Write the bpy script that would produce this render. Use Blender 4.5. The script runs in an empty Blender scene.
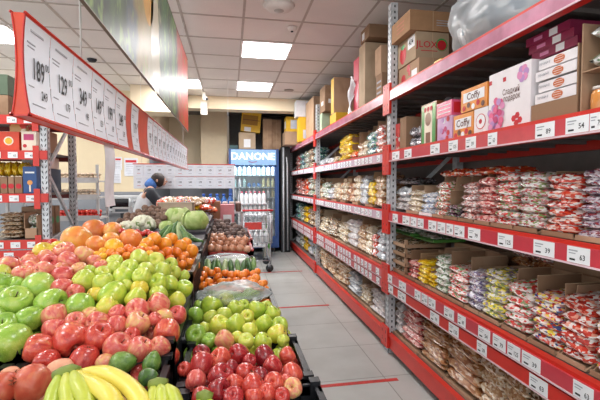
import bpy, math, random
from mathutils import Vector, Matrix, noise
random.seed(7)
SC = bpy.context.scene
COL = SC.collection
PI = math.pi

# ------------------------------------------------------------------ camera maths
F = 390.0; YAW = math.radians(10.2); PIT = math.radians(2.35); EYE = 1.5
_fw = Vector((math.sin(YAW)*math.cos(PIT), math.cos(YAW)*math.cos(PIT), -math.sin(PIT)))
_rt = Vector((math.cos(YAW), -math.sin(YAW), 0))
_up = _rt.cross(_fw)
def ray(x, y): return _fw + _rt*((x-300)/F) + _up*((200-y)/F)
def at(x, y, X=None, Y=None, Z=None, D=None):
    r = ray(x, y)
    t = X/r.x if X is not None else Y/r.y if Y is not None else (Z-EYE)/r.z if Z is not None else D
    return Vector((r.x*t, r.y*t, EYE+r.z*t))
def on_surf(x, y, S):
    r = ray(x, y); lo, hi = .5, .5
    while hi < 12:
        hi += .03
        if EYE+r.z*hi <= S(r.y*hi): break
    lo = hi-.03
    for _ in range(14):
        m = (lo+hi)/2
        if EYE+r.z*m <= S(r.y*m): hi = m
        else: lo = m
    return Vector((r.x*hi, r.y*hi, EYE+r.z*hi)), hi

# ------------------------------------------------------------------ materials
def lin(c):
    if isinstance(c, str): c = tuple(int(c[i:i+2], 16)/255 for i in (0, 2, 4))
    return tuple((v/12.92 if v <= .04045 else ((v+.055)/1.055)**2.4) for v in c)+(1,)
_m = {}
def mat(name, col, rough=.55, metal=0, var=.06, scale=14, spec=.5, coat=0, emis=None, estr=0, bump=0, trans=0):
    if name in _m: return _m[name]
    m = bpy.data.materials.new(name); m.use_nodes = True; nt = m.node_tree; b = nt.nodes['Principled BSDF']
    c = lin(col)
    tc = nt.nodes.new('ShaderNodeTexCoord'); nz = nt.nodes.new('ShaderNodeTexNoise'); nz.inputs['Scale'].default_value = scale
    nz.inputs['Detail'].default_value = 4
    nt.links.new(tc.outputs['Object'], nz.inputs['Vector'])
    r = nt.nodes.new('ShaderNodeValToRGB')
    r.color_ramp.elements[0].position = .3; r.color_ramp.elements[1].position = .7
    r.color_ramp.elements[0].color = tuple(v*(1-var*1.6) for v in c[:3])+(1,)
    r.color_ramp.elements[1].color = tuple(min(1, v*(1+var)) for v in c[:3])+(1,)
    nt.links.new(nz.outputs['Fac'], r.inputs['Fac']); nt.links.new(r.outputs['Color'], b.inputs['Base Color'])
    b.inputs['Roughness'].default_value = rough; b.inputs['Metallic'].default_value = metal
    b.inputs['Specular IOR Level'].default_value = spec; b.inputs['Coat Weight'].default_value = coat
    b.inputs['Coat Roughness'].default_value = .12
    if trans: b.inputs['Transmission Weight'].default_value = trans
    if emis: b.inputs['Emission Color'].default_value = lin(emis); b.inputs['Emission Strength'].default_value = estr
    if bump:
        bp = nt.nodes.new('ShaderNodeBump'); bp.inputs['Strength'].default_value = bump; bp.inputs['Distance'].default_value = .01
        nt.links.new(nz.outputs['Fac'], bp.inputs['Height']); nt.links.new(bp.outputs['Normal'], b.inputs['Normal'])
    _m[name] = m; return m
def ramp_mat(name, stops, scale=6, rough=.35, coat=.3, kind='noise', stretch=(1, 1, 1), rnd=.35, distort=.6, constant=False, spec=.5, bump=0, fine=None):
    """procedural skin/print: noise or voronoi cells through a colour ramp, shifted per object"""
    if name in _m: return _m[name]
    m = bpy.data.materials.new(name); m.use_nodes = True; nt = m.node_tree; b = nt.nodes['Principled BSDF']; N = nt.nodes.new; L = nt.links.new
    tc = N('ShaderNodeTexCoord'); oi = N('ShaderNodeObjectInfo'); mp = N('ShaderNodeMapping'); mp.inputs['Scale'].default_value = stretch
    va = N('ShaderNodeVectorMath'); va.operation = 'MULTIPLY_ADD'
    cx = N('ShaderNodeCombineXYZ')
    for k in range(3): L(oi.outputs['Random'], cx.inputs[k])
    va.inputs[1].default_value = (37, 21, 53)
    L(cx.outputs[0], va.inputs[0]); L(mp.outputs[0], va.inputs[2]); L(tc.outputs['Object'], mp.inputs[0])
    if kind == 'noise':
        t = N('ShaderNodeTexNoise'); t.inputs['Detail'].default_value = 3; t.inputs['Distortion'].default_value = distort; out = t.outputs['Fac']
    else:
        t = N('ShaderNodeTexVoronoi'); t.inputs['Randomness'].default_value = 1
        sp = N('ShaderNodeSeparateColor'); L(t.outputs['Color'], sp.inputs[0]); out = sp.outputs[0]
    t.inputs['Scale'].default_value = scale; L(va.outputs[0], t.inputs['Vector'])
    r = N('ShaderNodeValToRGB'); e = r.color_ramp.elements
    while len(e) < len(stops): e.new(.5)
    for i, (p, c) in enumerate(stops): e[i].position = p; e[i].color = lin(c)
    if constant: r.color_ramp.interpolation = 'CONSTANT'
    if kind == 'noise' and rnd:
        ma = N('ShaderNodeMath'); ma.operation = 'MULTIPLY_ADD'; ma.inputs[1].default_value = rnd; ma.inputs[2].default_value = -rnd/2
        L(oi.outputs['Random'], ma.inputs[0]); ad = N('ShaderNodeMath'); ad.operation = 'ADD'; L(out, ad.inputs[0]); L(ma.outputs[0], ad.inputs[1]); L(ad.outputs[0], r.inputs['Fac'])
    else: L(out, r.inputs['Fac'])
    col = r.outputs['Color']
    if fine:                                   # small pale speckles of the skin
        t2 = N('ShaderNodeTexNoise'); t2.inputs['Scale'].default_value = fine[0]; L(va.outputs[0], t2.inputs['Vector'])
        r2 = N('ShaderNodeValToRGB'); r2.color_ramp.elements[0].position = .58; r2.color_ramp.elements[1].position = .7
        r2.color_ramp.elements[0].color = (0, 0, 0, 1); r2.color_ramp.elements[1].color = (fine[2],)*3+(1,)
        L(t2.outputs['Fac'], r2.inputs['Fac']); mx = N('ShaderNodeMixRGB'); L(r2.outputs['Color'], mx.inputs['Fac']); L(col, mx.inputs['Color1']); mx.inputs['Color2'].default_value = lin(fine[1]); col = mx.outputs['Color']
    L(col, b.inputs['Base Color'])
    b.inputs['Roughness'].default_value = rough; b.inputs['Coat Weight'].default_value = coat; b.inputs['Coat Roughness'].default_value = .15; b.inputs['Specular IOR Level'].default_value = spec
    if bump:
        t3 = N('ShaderNodeTexNoise'); t3.inputs['Scale'].default_value = scale*2.5; L(va.outputs[0], t3.inputs['Vector'])
        bp = N('ShaderNodeBump'); bp.inputs['Strength'].default_value = bump; bp.inputs['Distance'].default_value = .01; L(t3.outputs['Fac'], bp.inputs['Height']); L(bp.outputs['Normal'], b.inputs['Normal'])
    _m[name] = m; return m
def film_mat(name, tint='ffffff', op=.25, rough=.12):
    if name in _m: return _m[name]
    m = bpy.data.materials.new(name); m.use_nodes = True; nt = m.node_tree; N = nt.nodes.new; L = nt.links.new
    b = nt.nodes['Principled BSDF']; out = nt.nodes['Material Output']; b.inputs['Base Color'].default_value = lin(tint); b.inputs['Roughness'].default_value = rough
    tr = N('ShaderNodeBsdfTransparent'); mx = N('ShaderNodeMixShader'); fr = N('ShaderNodeFresnel'); fr.inputs['IOR'].default_value = 1.45
    ad = N('ShaderNodeMath'); ad.operation = 'ADD'; ad.use_clamp = True; ad.inputs[1].default_value = op; L(fr.outputs[0], ad.inputs[0])
    L(ad.outputs[0], mx.inputs[0]); L(tr.outputs[0], mx.inputs[1]); L(b.outputs[0], mx.inputs[2]); L(mx.outputs[0], out.inputs['Surface'])
    _m[name] = m; return m

RED = mat('rack_red', 'cf2a1c', .42, var=.05, coat=.2)
PINKRAIL = mat('rail_pinkish_red', 'c8404c', .3, coat=.4)
PALERAIL = mat('rail_pale_plastic', 'd8bccc', .25, coat=.5, var=.12, scale=9)
TOPRAIL = mat('rail_top_pink_plastic', 'c47f98', .25, coat=.5, var=.15, scale=9)
STEEL = mat('galvanised_steel', 'ced3d7', .42, metal=.12, var=.14, scale=30)
SLOT = mat('dark_slot', '2c3036', .8)
BOARD = mat('shelf_board_grey', '6d6663', .6, var=.1)
CARD = ramp_mat('cardboard', [(.3, '92755c'), (.5, 'a4866c'), (.7, 'b3957a')], 5, .8, 0, rnd=.5, spec=.2)
CARD2 = ramp_mat('pale_cardboard', [(.3, 'aa957c'), (.7, 'bfaa90')], 5, .8, 0, rnd=.4, spec=.2)
CARDIN = mat('cardboard_edge', 'c4a888', .8)
WHITE = mat('white_paper', 'eceef0', .5, var=.02)
INK = mat('black_ink', '1b1c20', .6)
GREYINK = mat('grey_ink', 'a4a7ae', .6)
BLACK = mat('black_plastic', '1a1c20', .38, var=.15, coat=.15)
LINER = mat('crate_liner_dark', '34303a', .6, var=.2)
REDINK = mat('red_ink', 'c4202c', .5)

# ------------------------------------------------------------------ mesh builder
_txt = {}
def text_geo(s):
    if s in _txt: return _txt[s]
    cu = bpy.data.curves.new('t', 'FONT'); cu.body = s; cu.resolution_u = 2; cu.size = 1; cu.align_x = 'CENTER'; cu.align_y = 'CENTER'; cu.offset = .012
    ob = bpy.data.objects.new('t', cu); COL.objects.link(ob); bpy.context.view_layer.update()
    me = bpy.data.meshes.new_from_object(ob.evaluated_get(bpy.context.evaluated_depsgraph_get()))
    g = ([v.co.copy() for v in me.vertices], [tuple(p.vertices) for p in me.polygons])
    bpy.data.objects.remove(ob); bpy.data.curves.remove(cu); bpy.data.meshes.remove(me)
    _txt[s] = g; return g
class MB:
    def __init__(s): s.v = []; s.f = []; s.m = []; s.sm = []; s.mats = []
    def mi(s, m):
        if m not in s.mats: s.mats.append(m)
        return s.mats.index(m)
    def add(s, vs, fs, m, smooth=False):
        o = len(s.v); s.v += [tuple(v) for v in vs]; k = s.mi(m)
        for f in fs: s.f.append(tuple(o+i for i in f)); s.m.append(k); s.sm.append(smooth)
    def box(s, x0, x1, y0, y1, z0, z1, m, M=None):
        vs = [Vector((x, y, z)) for x in (x0, x1) for y in (y0, y1) for z in (z0, z1)]
        if M: vs = [M @ v for v in vs]
        s.add(vs, [(0, 1, 3, 2), (4, 6, 7, 5), (0, 4, 5, 1), (2, 3, 7, 6), (0, 2, 6, 4), (1, 5, 7, 3)], m); return s
    def bar(s, a, b, w, h, m):
        a = Vector(a); b = Vector(b); d = b-a; L = d.length; q = d.to_track_quat('X', 'Z').to_matrix().to_4x4()
        return s.box(0, L, -w/2, w/2, -h/2, h/2, m, Matrix.Translation(a) @ q)
    def tube(s, pts, r, m, n=10, cap=True, smooth=True):
        pts = [Vector(p) for p in pts]; k = len(pts); rr = r if isinstance(r, (list, tuple)) else [r]*k
        vs = []; ref = None
        for i, p in enumerate(pts):
            t = (pts[min(i+1, k-1)]-pts[max(i-1, 0)]).normalized()
            if ref is None: ref = Vector((0, 0, 1)) if abs(t.z) < .9 else Vector((1, 0, 0))
            a = t.cross(ref).normalized(); b = t.cross(a).normalized(); ref = -b if False else ref
            for j in range(n):
                q = 2*PI*j/n; vs.append(p+a*math.cos(q)*rr[i]+b*math.sin(q)*rr[i])
        fs = [(i*n+j, i*n+(j+1) % n, (i+1)*n+(j+1) % n, (i+1)*n+j) for i in range(k-1) for j in range(n)]
        if cap: fs += [tuple(range(n))[::-1], tuple((k-1)*n+j for j in range(n))]
        s.add(vs, fs, m, smooth); return s
    def lathe(s, prof, m, n=20, c=(0, 0, 0), M=None, smooth=True):
        vs = []; k = len(prof)
        for r, z in prof:
            for j in range(n):
                q = 2*PI*j/n; v = Vector((c[0]+r*math.cos(q), c[1]+r*math.sin(q), c[2]+z)); vs.append(M @ v if M else v)
        fs = [(i*n+j, i*n+(j+1) % n, (i+1)*n+(j+1) % n, (i+1)*n+j) for i in range(k-1) for j in range(n)]
        if prof[0][0] > 1e-5: fs.append(tuple(range(n))[::-1])
        if prof[-1][0] > 1e-5: fs.append(tuple((k-1)*n+j for j in range(n)))
        s.add(vs, fs, m, smooth); return s
    def ball(s, c, r, m, n=12, k=8, sq=(1, 1, 1), disp=0, seed=0, fr=3):
        vs = []; c = Vector(c)
        for i in range(k+1):
            a = -PI/2+PI*i/k
            for j in range(n):
                q = 2*PI*j/n; d = Vector((math.cos(a)*math.cos(q), math.cos(a)*math.sin(q), math.sin(a)))
                h = 1+disp*noise.noise(d*fr+Vector((seed, seed*1.7, 0))) if disp else 1
                vs.append(c+Vector((d.x*sq[0], d.y*sq[1], d.z*sq[2]))*r*h)
        fs = [(i*n+j, i*n+(j+1) % n, (i+1)*n+(j+1) % n, (i+1)*n+j) for i in range(k) for j in range(n)]
        s.add(vs, fs, m, True); return s
    def flat(s, o, u, v, w, h, m, off=.0012):
        """thin raised rectangle centred at o on the plane u,v"""
        o = Vector(o); u = Vector(u).normalized(); v = Vector(v).normalized(); n = u.cross(v)*off
        p = [o+u*a*w/2+v*b*h/2+n*c for c in (0, 1) for a, b in ((-1, -1), (1, -1), (1, 1), (-1, 1))]
        s.add(p, [(4, 5, 6, 7), (0, 3, 2, 1), (0, 1, 5, 4), (1, 2, 6, 5), (2, 3, 7, 6), (3, 0, 4, 7)], m); return s
    def disc(s, o, u, v, r, m, off=.0015, n=16, r2=None):
        o = Vector(o); u = Vector(u).normalized(); v = Vector(v).normalized(); nn = u.cross(v)*off
        p = [o+nn+u*math.cos(2*PI*i/n)*r+v*math.sin(2*PI*i/n)*(r2 or r) for i in range(n)]
        s.add(p, [tuple(range(n))], m); return s
    def text(s, t, o, u, v, size, m, off=.002, sx=1):
        g = text_geo(t); o = Vector(o); u = Vector(u).normalized(); v = Vector(v).normalized(); nn = u.cross(v)*off
        s.add([o+nn+u*p.x*size*sx+v*p.y*size for p in g[0]], g[1], m); return s
    def mesh(s, name='mesh'):
        me = bpy.data.meshes.new(name); me.from_pydata(s.v, [], s.f)
        for m in s.mats: me.materials.append(m)
        me.polygons.foreach_set('material_index', s.m); me.polygons.foreach_set('use_smooth', s.sm); me.update(); return me
    def build(s, name, parent=None, loc=(0, 0, 0), rz=0):
        return link(name, s.mesh(name), parent, loc, rz)
def link(name, me, parent=None, loc=(0, 0, 0), rz=0):
    o = bpy.data.objects.new(name, me); COL.objects.link(o); o.location = loc; o.rotation_euler = (0, 0, rz)
    if parent: o.parent = parent
    return o
LABELS = []
def tag(o, label=None, cat=None, group=None, kind=None):
    if label:
        o['label'] = label; LABELS.append(label)
        n = len(label.split())
        if n > 16 or n < 4: print('LABEL LENGTH', n, label)
    if cat: o['category'] = cat
    if group: o['group'] = group
    if kind: o['kind'] = kind
    return o
def thing(name, label, cat, loc=(0, 0, 0), rz=0, group=None):
    o = bpy.data.objects.new(name, None); COL.objects.link(o); o.location = loc; o.rotation_euler = (0, 0, rz); o.empty_display_size = .1
    return tag(o, label, cat, group)
def struct(o): o['kind'] = 'structure'; return o
ORD = ['first', 'second', 'third', 'fourth', 'fifth', 'sixth', 'seventh', 'eighth', 'ninth', 'tenth', 'eleventh', 'twelfth', 'thirteenth', 'fourteenth', 'fifteenth', 'sixteenth', 'seventeenth', 'eighteenth', 'nineteenth', 'twentieth']
AX, AY, AZ = Vector((1, 0, 0)), Vector((0, 1, 0)), Vector((0, 0, 1))

# ------------------------------------------------------------------ camera
cd = bpy.data.cameras.new('camera'); cam = bpy.data.objects.new('camera', cd); COL.objects.link(cam)
cd.sensor_width = 36; cd.lens = F/600*36; cam.location = (0, 0, EYE); cam.rotation_euler = (PI/2-PIT, 0, -YAW); cd.clip_start = .05
SC.camera = cam

# ------------------------------------------------------------------ the setting
def floor_material():
    m = bpy.data.materials.new('floor_tiles'); m.use_nodes = True; nt = m.node_tree; b = nt.nodes['Principled BSDF']; N = nt.nodes.new; L = nt.links.new
    tc = N('ShaderNodeTexCoord'); mp = N('ShaderNodeMapping'); mp.inputs['Location'].default_value = (.03, .18, 0)
    br = N('ShaderNodeTexBrick'); br.offset = 0; br.inputs['Scale'].default_value = 1; br.inputs['Brick Width'].default_value = .6; br.inputs['Row Height'].default_value = .6
    br.inputs['Mortar Size'].default_value = .004; br.inputs['Color1'].default_value = lin('b9bab6'); br.inputs['Color2'].default_value = lin('b3b4b0'); br.inputs['Mortar'].default_value = lin('85857f')
    L(tc.outputs['Object'], mp.inputs[0]); L(mp.outputs[0], br.inputs['Vector'])
    nz = N('ShaderNodeTexNoise'); nz.inputs['Scale'].default_value = 3; nz.inputs['Detail'].default_value = 6; L(tc.outputs['Object'], nz.inputs['Vector'])
    r = N('ShaderNodeValToRGB'); r.color_ramp.elements[0].color = (.86, .86, .85, 1); r.color_ramp.elements[1].color = (1, 1, 1, 1); r.color_ramp.elements[0].position = .3; r.color_ramp.elements[1].position = .6
    L(nz.outputs['Fac'], r.inputs['Fac']); mx = N('ShaderNodeMixRGB'); mx.blend_type = 'MULTIPLY'; mx.inputs['Fac'].default_value = 1
    L(br.outputs['Color'], mx.inputs['Color1']); L(r.outputs['Color'], mx.inputs['Color2']); L(mx.outputs['Color'], b.inputs['Base Color'])
    b.inputs['Roughness'].default_value = .33; return m
CEIL = 3.16
XR, XL, YB, YF = 2.15, -5.6, 9.4, -1.7
struct(MB().box(XL, XR, YF, YB, -.1, 0, floor_material()).build('floor'))
TILE = ramp_mat('ceiling_tile', [(.35, 'dcd9d6'), (.65, 'e6e3e0')], 1.2, .8, 0, rnd=0, spec=.2, fine=(160, 'c4b8ae', .25))
GRID = mat('ceiling_grid_metal', 'b3aaa3', .6)
struct(MB().box(XL, XR, YF, 7.6, CEIL, CEIL+.08, TILE).build('ceiling'))
g = MB()
x = .147-.6*9
while x < XR:
    if x > XL: g.box(x-.012, x+.012, YF, 7.6, CEIL-.004, CEIL, GRID)
    x += .6
y = 4.6-.6*12
while y < 7.6:
    g.box(XL, XR, y-.012, y+.012, CEIL-.005, CEIL, GRID); y += .6
struct(g.build('trim_1'))
CREAM = mat('cream_wall_paint', 'dfcfae', .7, var=.03, scale=3)
GREYW = mat('grey_wall_paint', '8b8f95', .7, var=.04, scale=3)
BEIGE = mat('beige_bulkhead_paint', 'e2d3b6', .7, var=.03, scale=3)
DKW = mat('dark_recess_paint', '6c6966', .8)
WR = mat('right_wall_paint', '7d7570', .8)
struct(MB().box(XR, XR+.1, YF, YB, 0, 3.3, WR).build('wall_right'))
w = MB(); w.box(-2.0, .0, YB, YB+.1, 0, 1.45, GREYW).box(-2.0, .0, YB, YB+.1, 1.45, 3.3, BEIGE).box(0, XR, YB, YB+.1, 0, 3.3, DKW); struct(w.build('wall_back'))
w = MB(); w.box(XL, -1.42, 7.45, 7.6, 0, 1.36, GREYW).box(XL, -1.42, 7.45, 7.6, 1.36, 3.3, CREAM); struct(w.build('wall_left_alcove'))
struct(MB().box(-1.42, -1.36, 7.4, 9.4, 0, 2.35, mat('grey_jamb', '60656c', .5)).box(-1.42, -1.36, 7.4, 9.4, 2.35, 3.3, BEIGE).build('trim_2'))
struct(MB().box(-1.36, XR, 7.6, 7.9, 2.92, 3.24, BEIGE).build('trim_3'))                      # bulkhead at the end of the tiled ceiling
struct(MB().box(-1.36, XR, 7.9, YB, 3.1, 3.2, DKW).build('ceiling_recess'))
struct(MB().box(-1.62, -.74, 6.95, 7.45, 2.72, 3.155, BEIGE).build('trim_4'))                     # boxed beam on the left
struct(MB().box(-.62, -.05, 8.9, 9.4, 1.5, 3.1, mat('pillar_paint', 'dccbad', .7, var=.02)).build('trim_5'))
TAPE = mat('red_floor_tape', 'c0332b', .5, var=.2, scale=20)
for yy, xa, xb, nm in ((2.76, .40, 1.26, 'nearest'), (4.64, .42, 1.2, 'middle'), (6.56, .5, 1.22, 'farthest')):
    o = MB().box(xa, xb, yy-.02, yy+.02, 0, .0015, TAPE).build('floor_tape')
    tag(o, f'{nm} strip of red tape stuck across the grey tiled aisle floor', 'tape', 'red tape strips across the aisle')

# ceiling lamps: panel + real light
GLOW = mat('lamp_diffuser', 'ffffff', .5, emis='fdfbff', estr=7)
FRAME = mat('lamp_frame_white', 'e6e3e0', .5)
def lamp(x, y, label, w=.59, h=.59, pw=1):
    t = thing('ceiling_lamp', label, 'ceiling lamp', (x, y, CEIL-.004), 0, 'square ceiling lamp panels')
    m = MB()
    for a in (-1, 1): m.box(a*w/2-.012, a*w/2+.012, -h/2, h/2, -.012, -.002, FRAME).box(-w/2, w/2, a*h/2-.012, a*h/2+.012, -.012, -.002, FRAME)
    m.build('frame', t)
    MB().box(-w/2+.012, w/2-.012, -h/2+.012, h/2-.012, -.008, -.003, GLOW).build('diffuser', t)
    ld = bpy.data.lights.new('lamp_light', 'AREA'); ld.shape = 'RECTANGLE'; ld.size = w*.95; ld.size_y = h*.95; ld.energy = LAMPW*pw; ld.color = (1, .99, .98)
    lo = bpy.data.objects.new('lamp_light', ld); COL.objects.link(lo); lo.location = (0, 0, -.02); lo.parent = t
LAMPW = 21
lamp(.45, 4.9, 'bright square lamp panel in the ceiling, nearest one above the aisle', pw=.75)
lamp(.42, 6.72, 'bright square lamp panel in the ceiling just behind the nearest one', pw=1.7)
lamp(-.75, 6.72, 'bright lamp panel glimpsed right beside the end of the produce poster', pw=2)
lamp(-3.62, 7.1-.05, 'far left ceiling lamp panel seen beside the end of the red price sign')
lamp(-2.58, 4.9, 'left ceiling lamp panel at the photo edge behind the red price sign')
for yy in (3.1, 1.3, -.5): lamp(.45, yy, 'bright square lamp panel in the ceiling above or behind the camera', pw=.36)
for yy in (3.1, 1.3): lamp(-2.58, yy, 'square lamp panel in the left ceiling outside the photo')
# small ceiling fittings
VENTW = mat('fitting_white', 'd9d5d0', .5)
p = at(279, 5, Z=CEIL)
m = MB(); m.lathe([(0, -.05), (.07, -.05), (.12, -.03), (.15, 0)], VENTW, 24); m.lathe([(0, -.056), (.045, -.052), (.05, -.045)], mat('fitting_grey', 'a9a5a0', .5), 20)
tag(m.build('ceiling_speaker', None, (p.x, p.y, CEIL-.003)), 'round white speaker dome in the ceiling near the top edge', 'speaker')
p = at(292, 27, Z=CEIL)
t = thing('smoke_detector', 'small white detector on the ceiling right of the front lamp', 'smoke detector', (p.x, p.y, CEIL-.003))
MB().lathe([(.03, -.04), (.05, -.025), (.055, 0)], VENTW, 18).build('housing', t); MB().lathe([(0, -.05), (.012, -.05), (.016, -.041)], SLOT, 12).build('sensor', t)
p = at(289, 90, Z=CEIL)
tag(MB().lathe([(.0, -.01), (.07, -.012), (.09, 0)], mat('downlight_grey', '9b938c', .5), 20).build('downlight', None, (p.x, p.y, CEIL-.003)), 'small round unlit downlight in the far right ceiling', 'downlight')
p = at(92, 59, Z=CEIL)
tag(MB().lathe([(.0, -.035), (.04, -.035), (.06, -.01), (.06, 0)], SLOT, 18).build('sprinkler', None, (p.x, p.y, CEIL-.003)), 'small dark round fitting in the ceiling above the red price sign', 'sprinkler')
p = at(204, 91, Y=7.3)
t = thing('security_camera', 'white dome security camera on a bracket under the far ceiling', 'camera', (p.x, p.y, CEIL))
MB().box(-.03, .03, -.03, .03, -.12, -.006, VENTW).build('bracket', t); MB().tube([(.0, -.02, -.12), (.05, -.13, -.15)], .035, VENTW).build('housing', t); MB().ball((.055, -.145, -.155), .025, INK).build('lens', t)
p = at(204, 108, Y=7.55)
tag(MB().box(-.06, .06, -.05, 0, -.12, .12, VENTW).build('junction_box', None, (p.x, 7.595, p.z)), 'pale box fixed to the beige bulkhead right of the poster end', 'junction box')
# ------------------------------------------------------------------ right hand racks
X0 = 1.38; DEP = .70
LEV = [.18, .735, 1.265, 1.78, 2.305]
BAYS = [('nearest', .30, 3.22), ('middle', 3.30, 6.16), ('far', 6.24, 9.0)]
def tag_mesh(num, w=.075, h=.052):
    m = MB(); m.flat((0, 0, 0), -AY, AZ, w, h, WHITE, .002)
    m.flat((-.0022, w*.22, h*.25), -AY, AZ, w*.4, .004, GREYINK, .0006); m.flat((-.0022, w*.26, h*.08), -AY, AZ, w*.3, .003, GREYINK, .0006)
    m.text(num, (-.0022, -w*.2, -h*.12), -AY, AZ, h*.46, INK, .0006, .8)
    m.flat((-.0022, w*.25, -h*.3), -AY, AZ, w*.25, .006, INK, .0006)
    return m.mesh('price_tag')
TAGS = [tag_mesh(n) for n in ('89', '54', '79', '125', '39', '63')]
def post(h, slots=True):
    m = MB(); W = .075; D = .06
    m.box(0, .003, -W/2, W/2, 0, h, STEEL).box(0, D, -W/2, -W/2+.003, 0, h, STEEL).box(0, D, W/2-.003, W/2, 0, h, STEEL).box(D-.002, D, -W/2, W/2, 0, h, STEEL)
    z = .06
    while slots and z < h-.03:
        for s in (-1, 1): m.flat((0, s*.018, z), -AY, (0, s*.35, 1), .009, .026, SLOT, .0006)
        m.flat((.03, -W/2, z+.02), AX, AZ, .012, .02, SLOT, .0006)
        z += .05
    return m
def plane_y(px, py, X=X0): return at(px, py, X=X).y
TAGPX = {(0, 3): [(392, 399), (404, 411), (430, 439), (448, 457), (465, 475), (487, 496), (534, 553), (564, 587), (588, 602)],
         (0, 2): [(393, 398), (403, 410), (411, 417), (418, 424), (429, 437), (438, 446), (447, 454), (455, 465), (469, 481), (499, 514), (535, 556), (569, 592)],
         (0, 1): [(387, 393), (400, 407), (416, 422), (423, 429), (430, 437), (446, 456), (460, 468), (481, 493), (496, 509), (511, 524), (526, 545), (579, 600)],
         (0, 10): [(388, 394), (399, 407), (432, 441), (451, 461), (480, 490), (534, 553)]}
for bi, (bn, ya, yb) in enumerate(BAYS):
    t = thing('shelving_rack', f'{bn} red and grey shelving rack along the right side of the aisle', 'shelf rack', (X0, ya, 0), 0, 'steel racks along the right side of the aisle')
    L = yb-ya
    top = 3.06 if bi == 0 else 2.78 if bi == 1 else 2.55
    for k, (py, px) in enumerate(((L+.04 if bi < 2 else L+.04, 0), (L+.04, DEP-.06)) + (((-.04, 0), (-.04, DEP-.06)) if bi == 0 else ())):
        pm = post(top, px == 0).build('post', t, (px-.0, py, 0))
        MB().box(-.012, .07, -.045, .045, 0, .015, STEEL).build('foot_plate', pm)
    m = MB()
    for a, b in ((.15, .7), (.7, 1.25), (1.25, 1.8), (1.8, 2.35)): m.bar((.05, L+.04, a), (DEP-.05, L+.04, b), .02, .03, STEEL)
    m.build('brace', t)
    for li, z in enumerate(LEV):
        h = .12 if li == 0 else .085
        b = MB().box(-.012, .028, 0, L, z-h, z, RED).box(-.02, -.012, 0, L, z-.016, z+.006, RED).box(DEP-.04, DEP, 0, L, z-h, z, RED).build('beam', t)
        for e in (-.052, L-.045):
            c = MB()
            c.box(-.034, -.013, e, e+.07, z-.2 if li else z-.12, z+.06, RED)
            for q in (-.17, -.12, .02, .045): c.flat((-.0342, e+.035, z+(q if li else q*.4)), -AY, AZ, .008, .016, SLOT, .0006)
            c.build('beam_connector', b)
        s = MB().box(.03, DEP-.02, 0, L, z-.03, z-.004, BOARD)
        yy = .1
        while yy < L-.05: s.box(.03, DEP-.045, yy, yy+.03, z-.05, z-.03, BOARD); yy += .22
        s.build('shelf_board', t)
        rows = {0: [], 1: [(z-.012, .072, 1), (z-.1, .072, 10)], 2: [(z-.012, .072, 2)], 3: [(z-.012, .072, 3)], 4: [(z-.012, .075, 4)]}[li]
        for (zt, rh, key) in rows:
            rm = TOPRAIL if li == 4 else PALERAIL if (bi >= 1 and li > 1) else (RED if key == 10 and bi == 0 else PINKRAIL)
            xr = -.03 if key != 10 else -.026
            r = MB().box(xr, xr+.01, 0.005, L-.005, zt-rh, zt, rm).box(xr-.003, xr, .005, L-.005, zt-rh-.004, zt-rh+.004, mat('rail_clear_edge', 'e3c6cc', .2)).build('price_rail', t)
            if li == 4: continue
            if (bi, key) in TAGPX:
                for k, (a, c2) in enumerate(TAGPX[(bi, key)]):
                    zz = zt-rh/2; y2 = at(a, 200, X=X0+xr).y; y1 = at(c2, 200, X=X0+xr).y
                    o = link('price_tag', TAGS[k % 6], r, (xr-.0005, (y1+y2)/2-ya, zz+.002)); o.scale = (1, min(3, (y2-y1)/.075), 1.25)
            else:
                yy = .12
                k = 0
                while yy < L-.1:
                    o = link('price_tag', TAGS[(k+li) % 6], r, (xr-.0005, yy, zt-rh/2+.002)); o.scale = (1, 1.05, 1.15)
                    yy += .115 if (k % 5) else .2; k += 1

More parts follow.
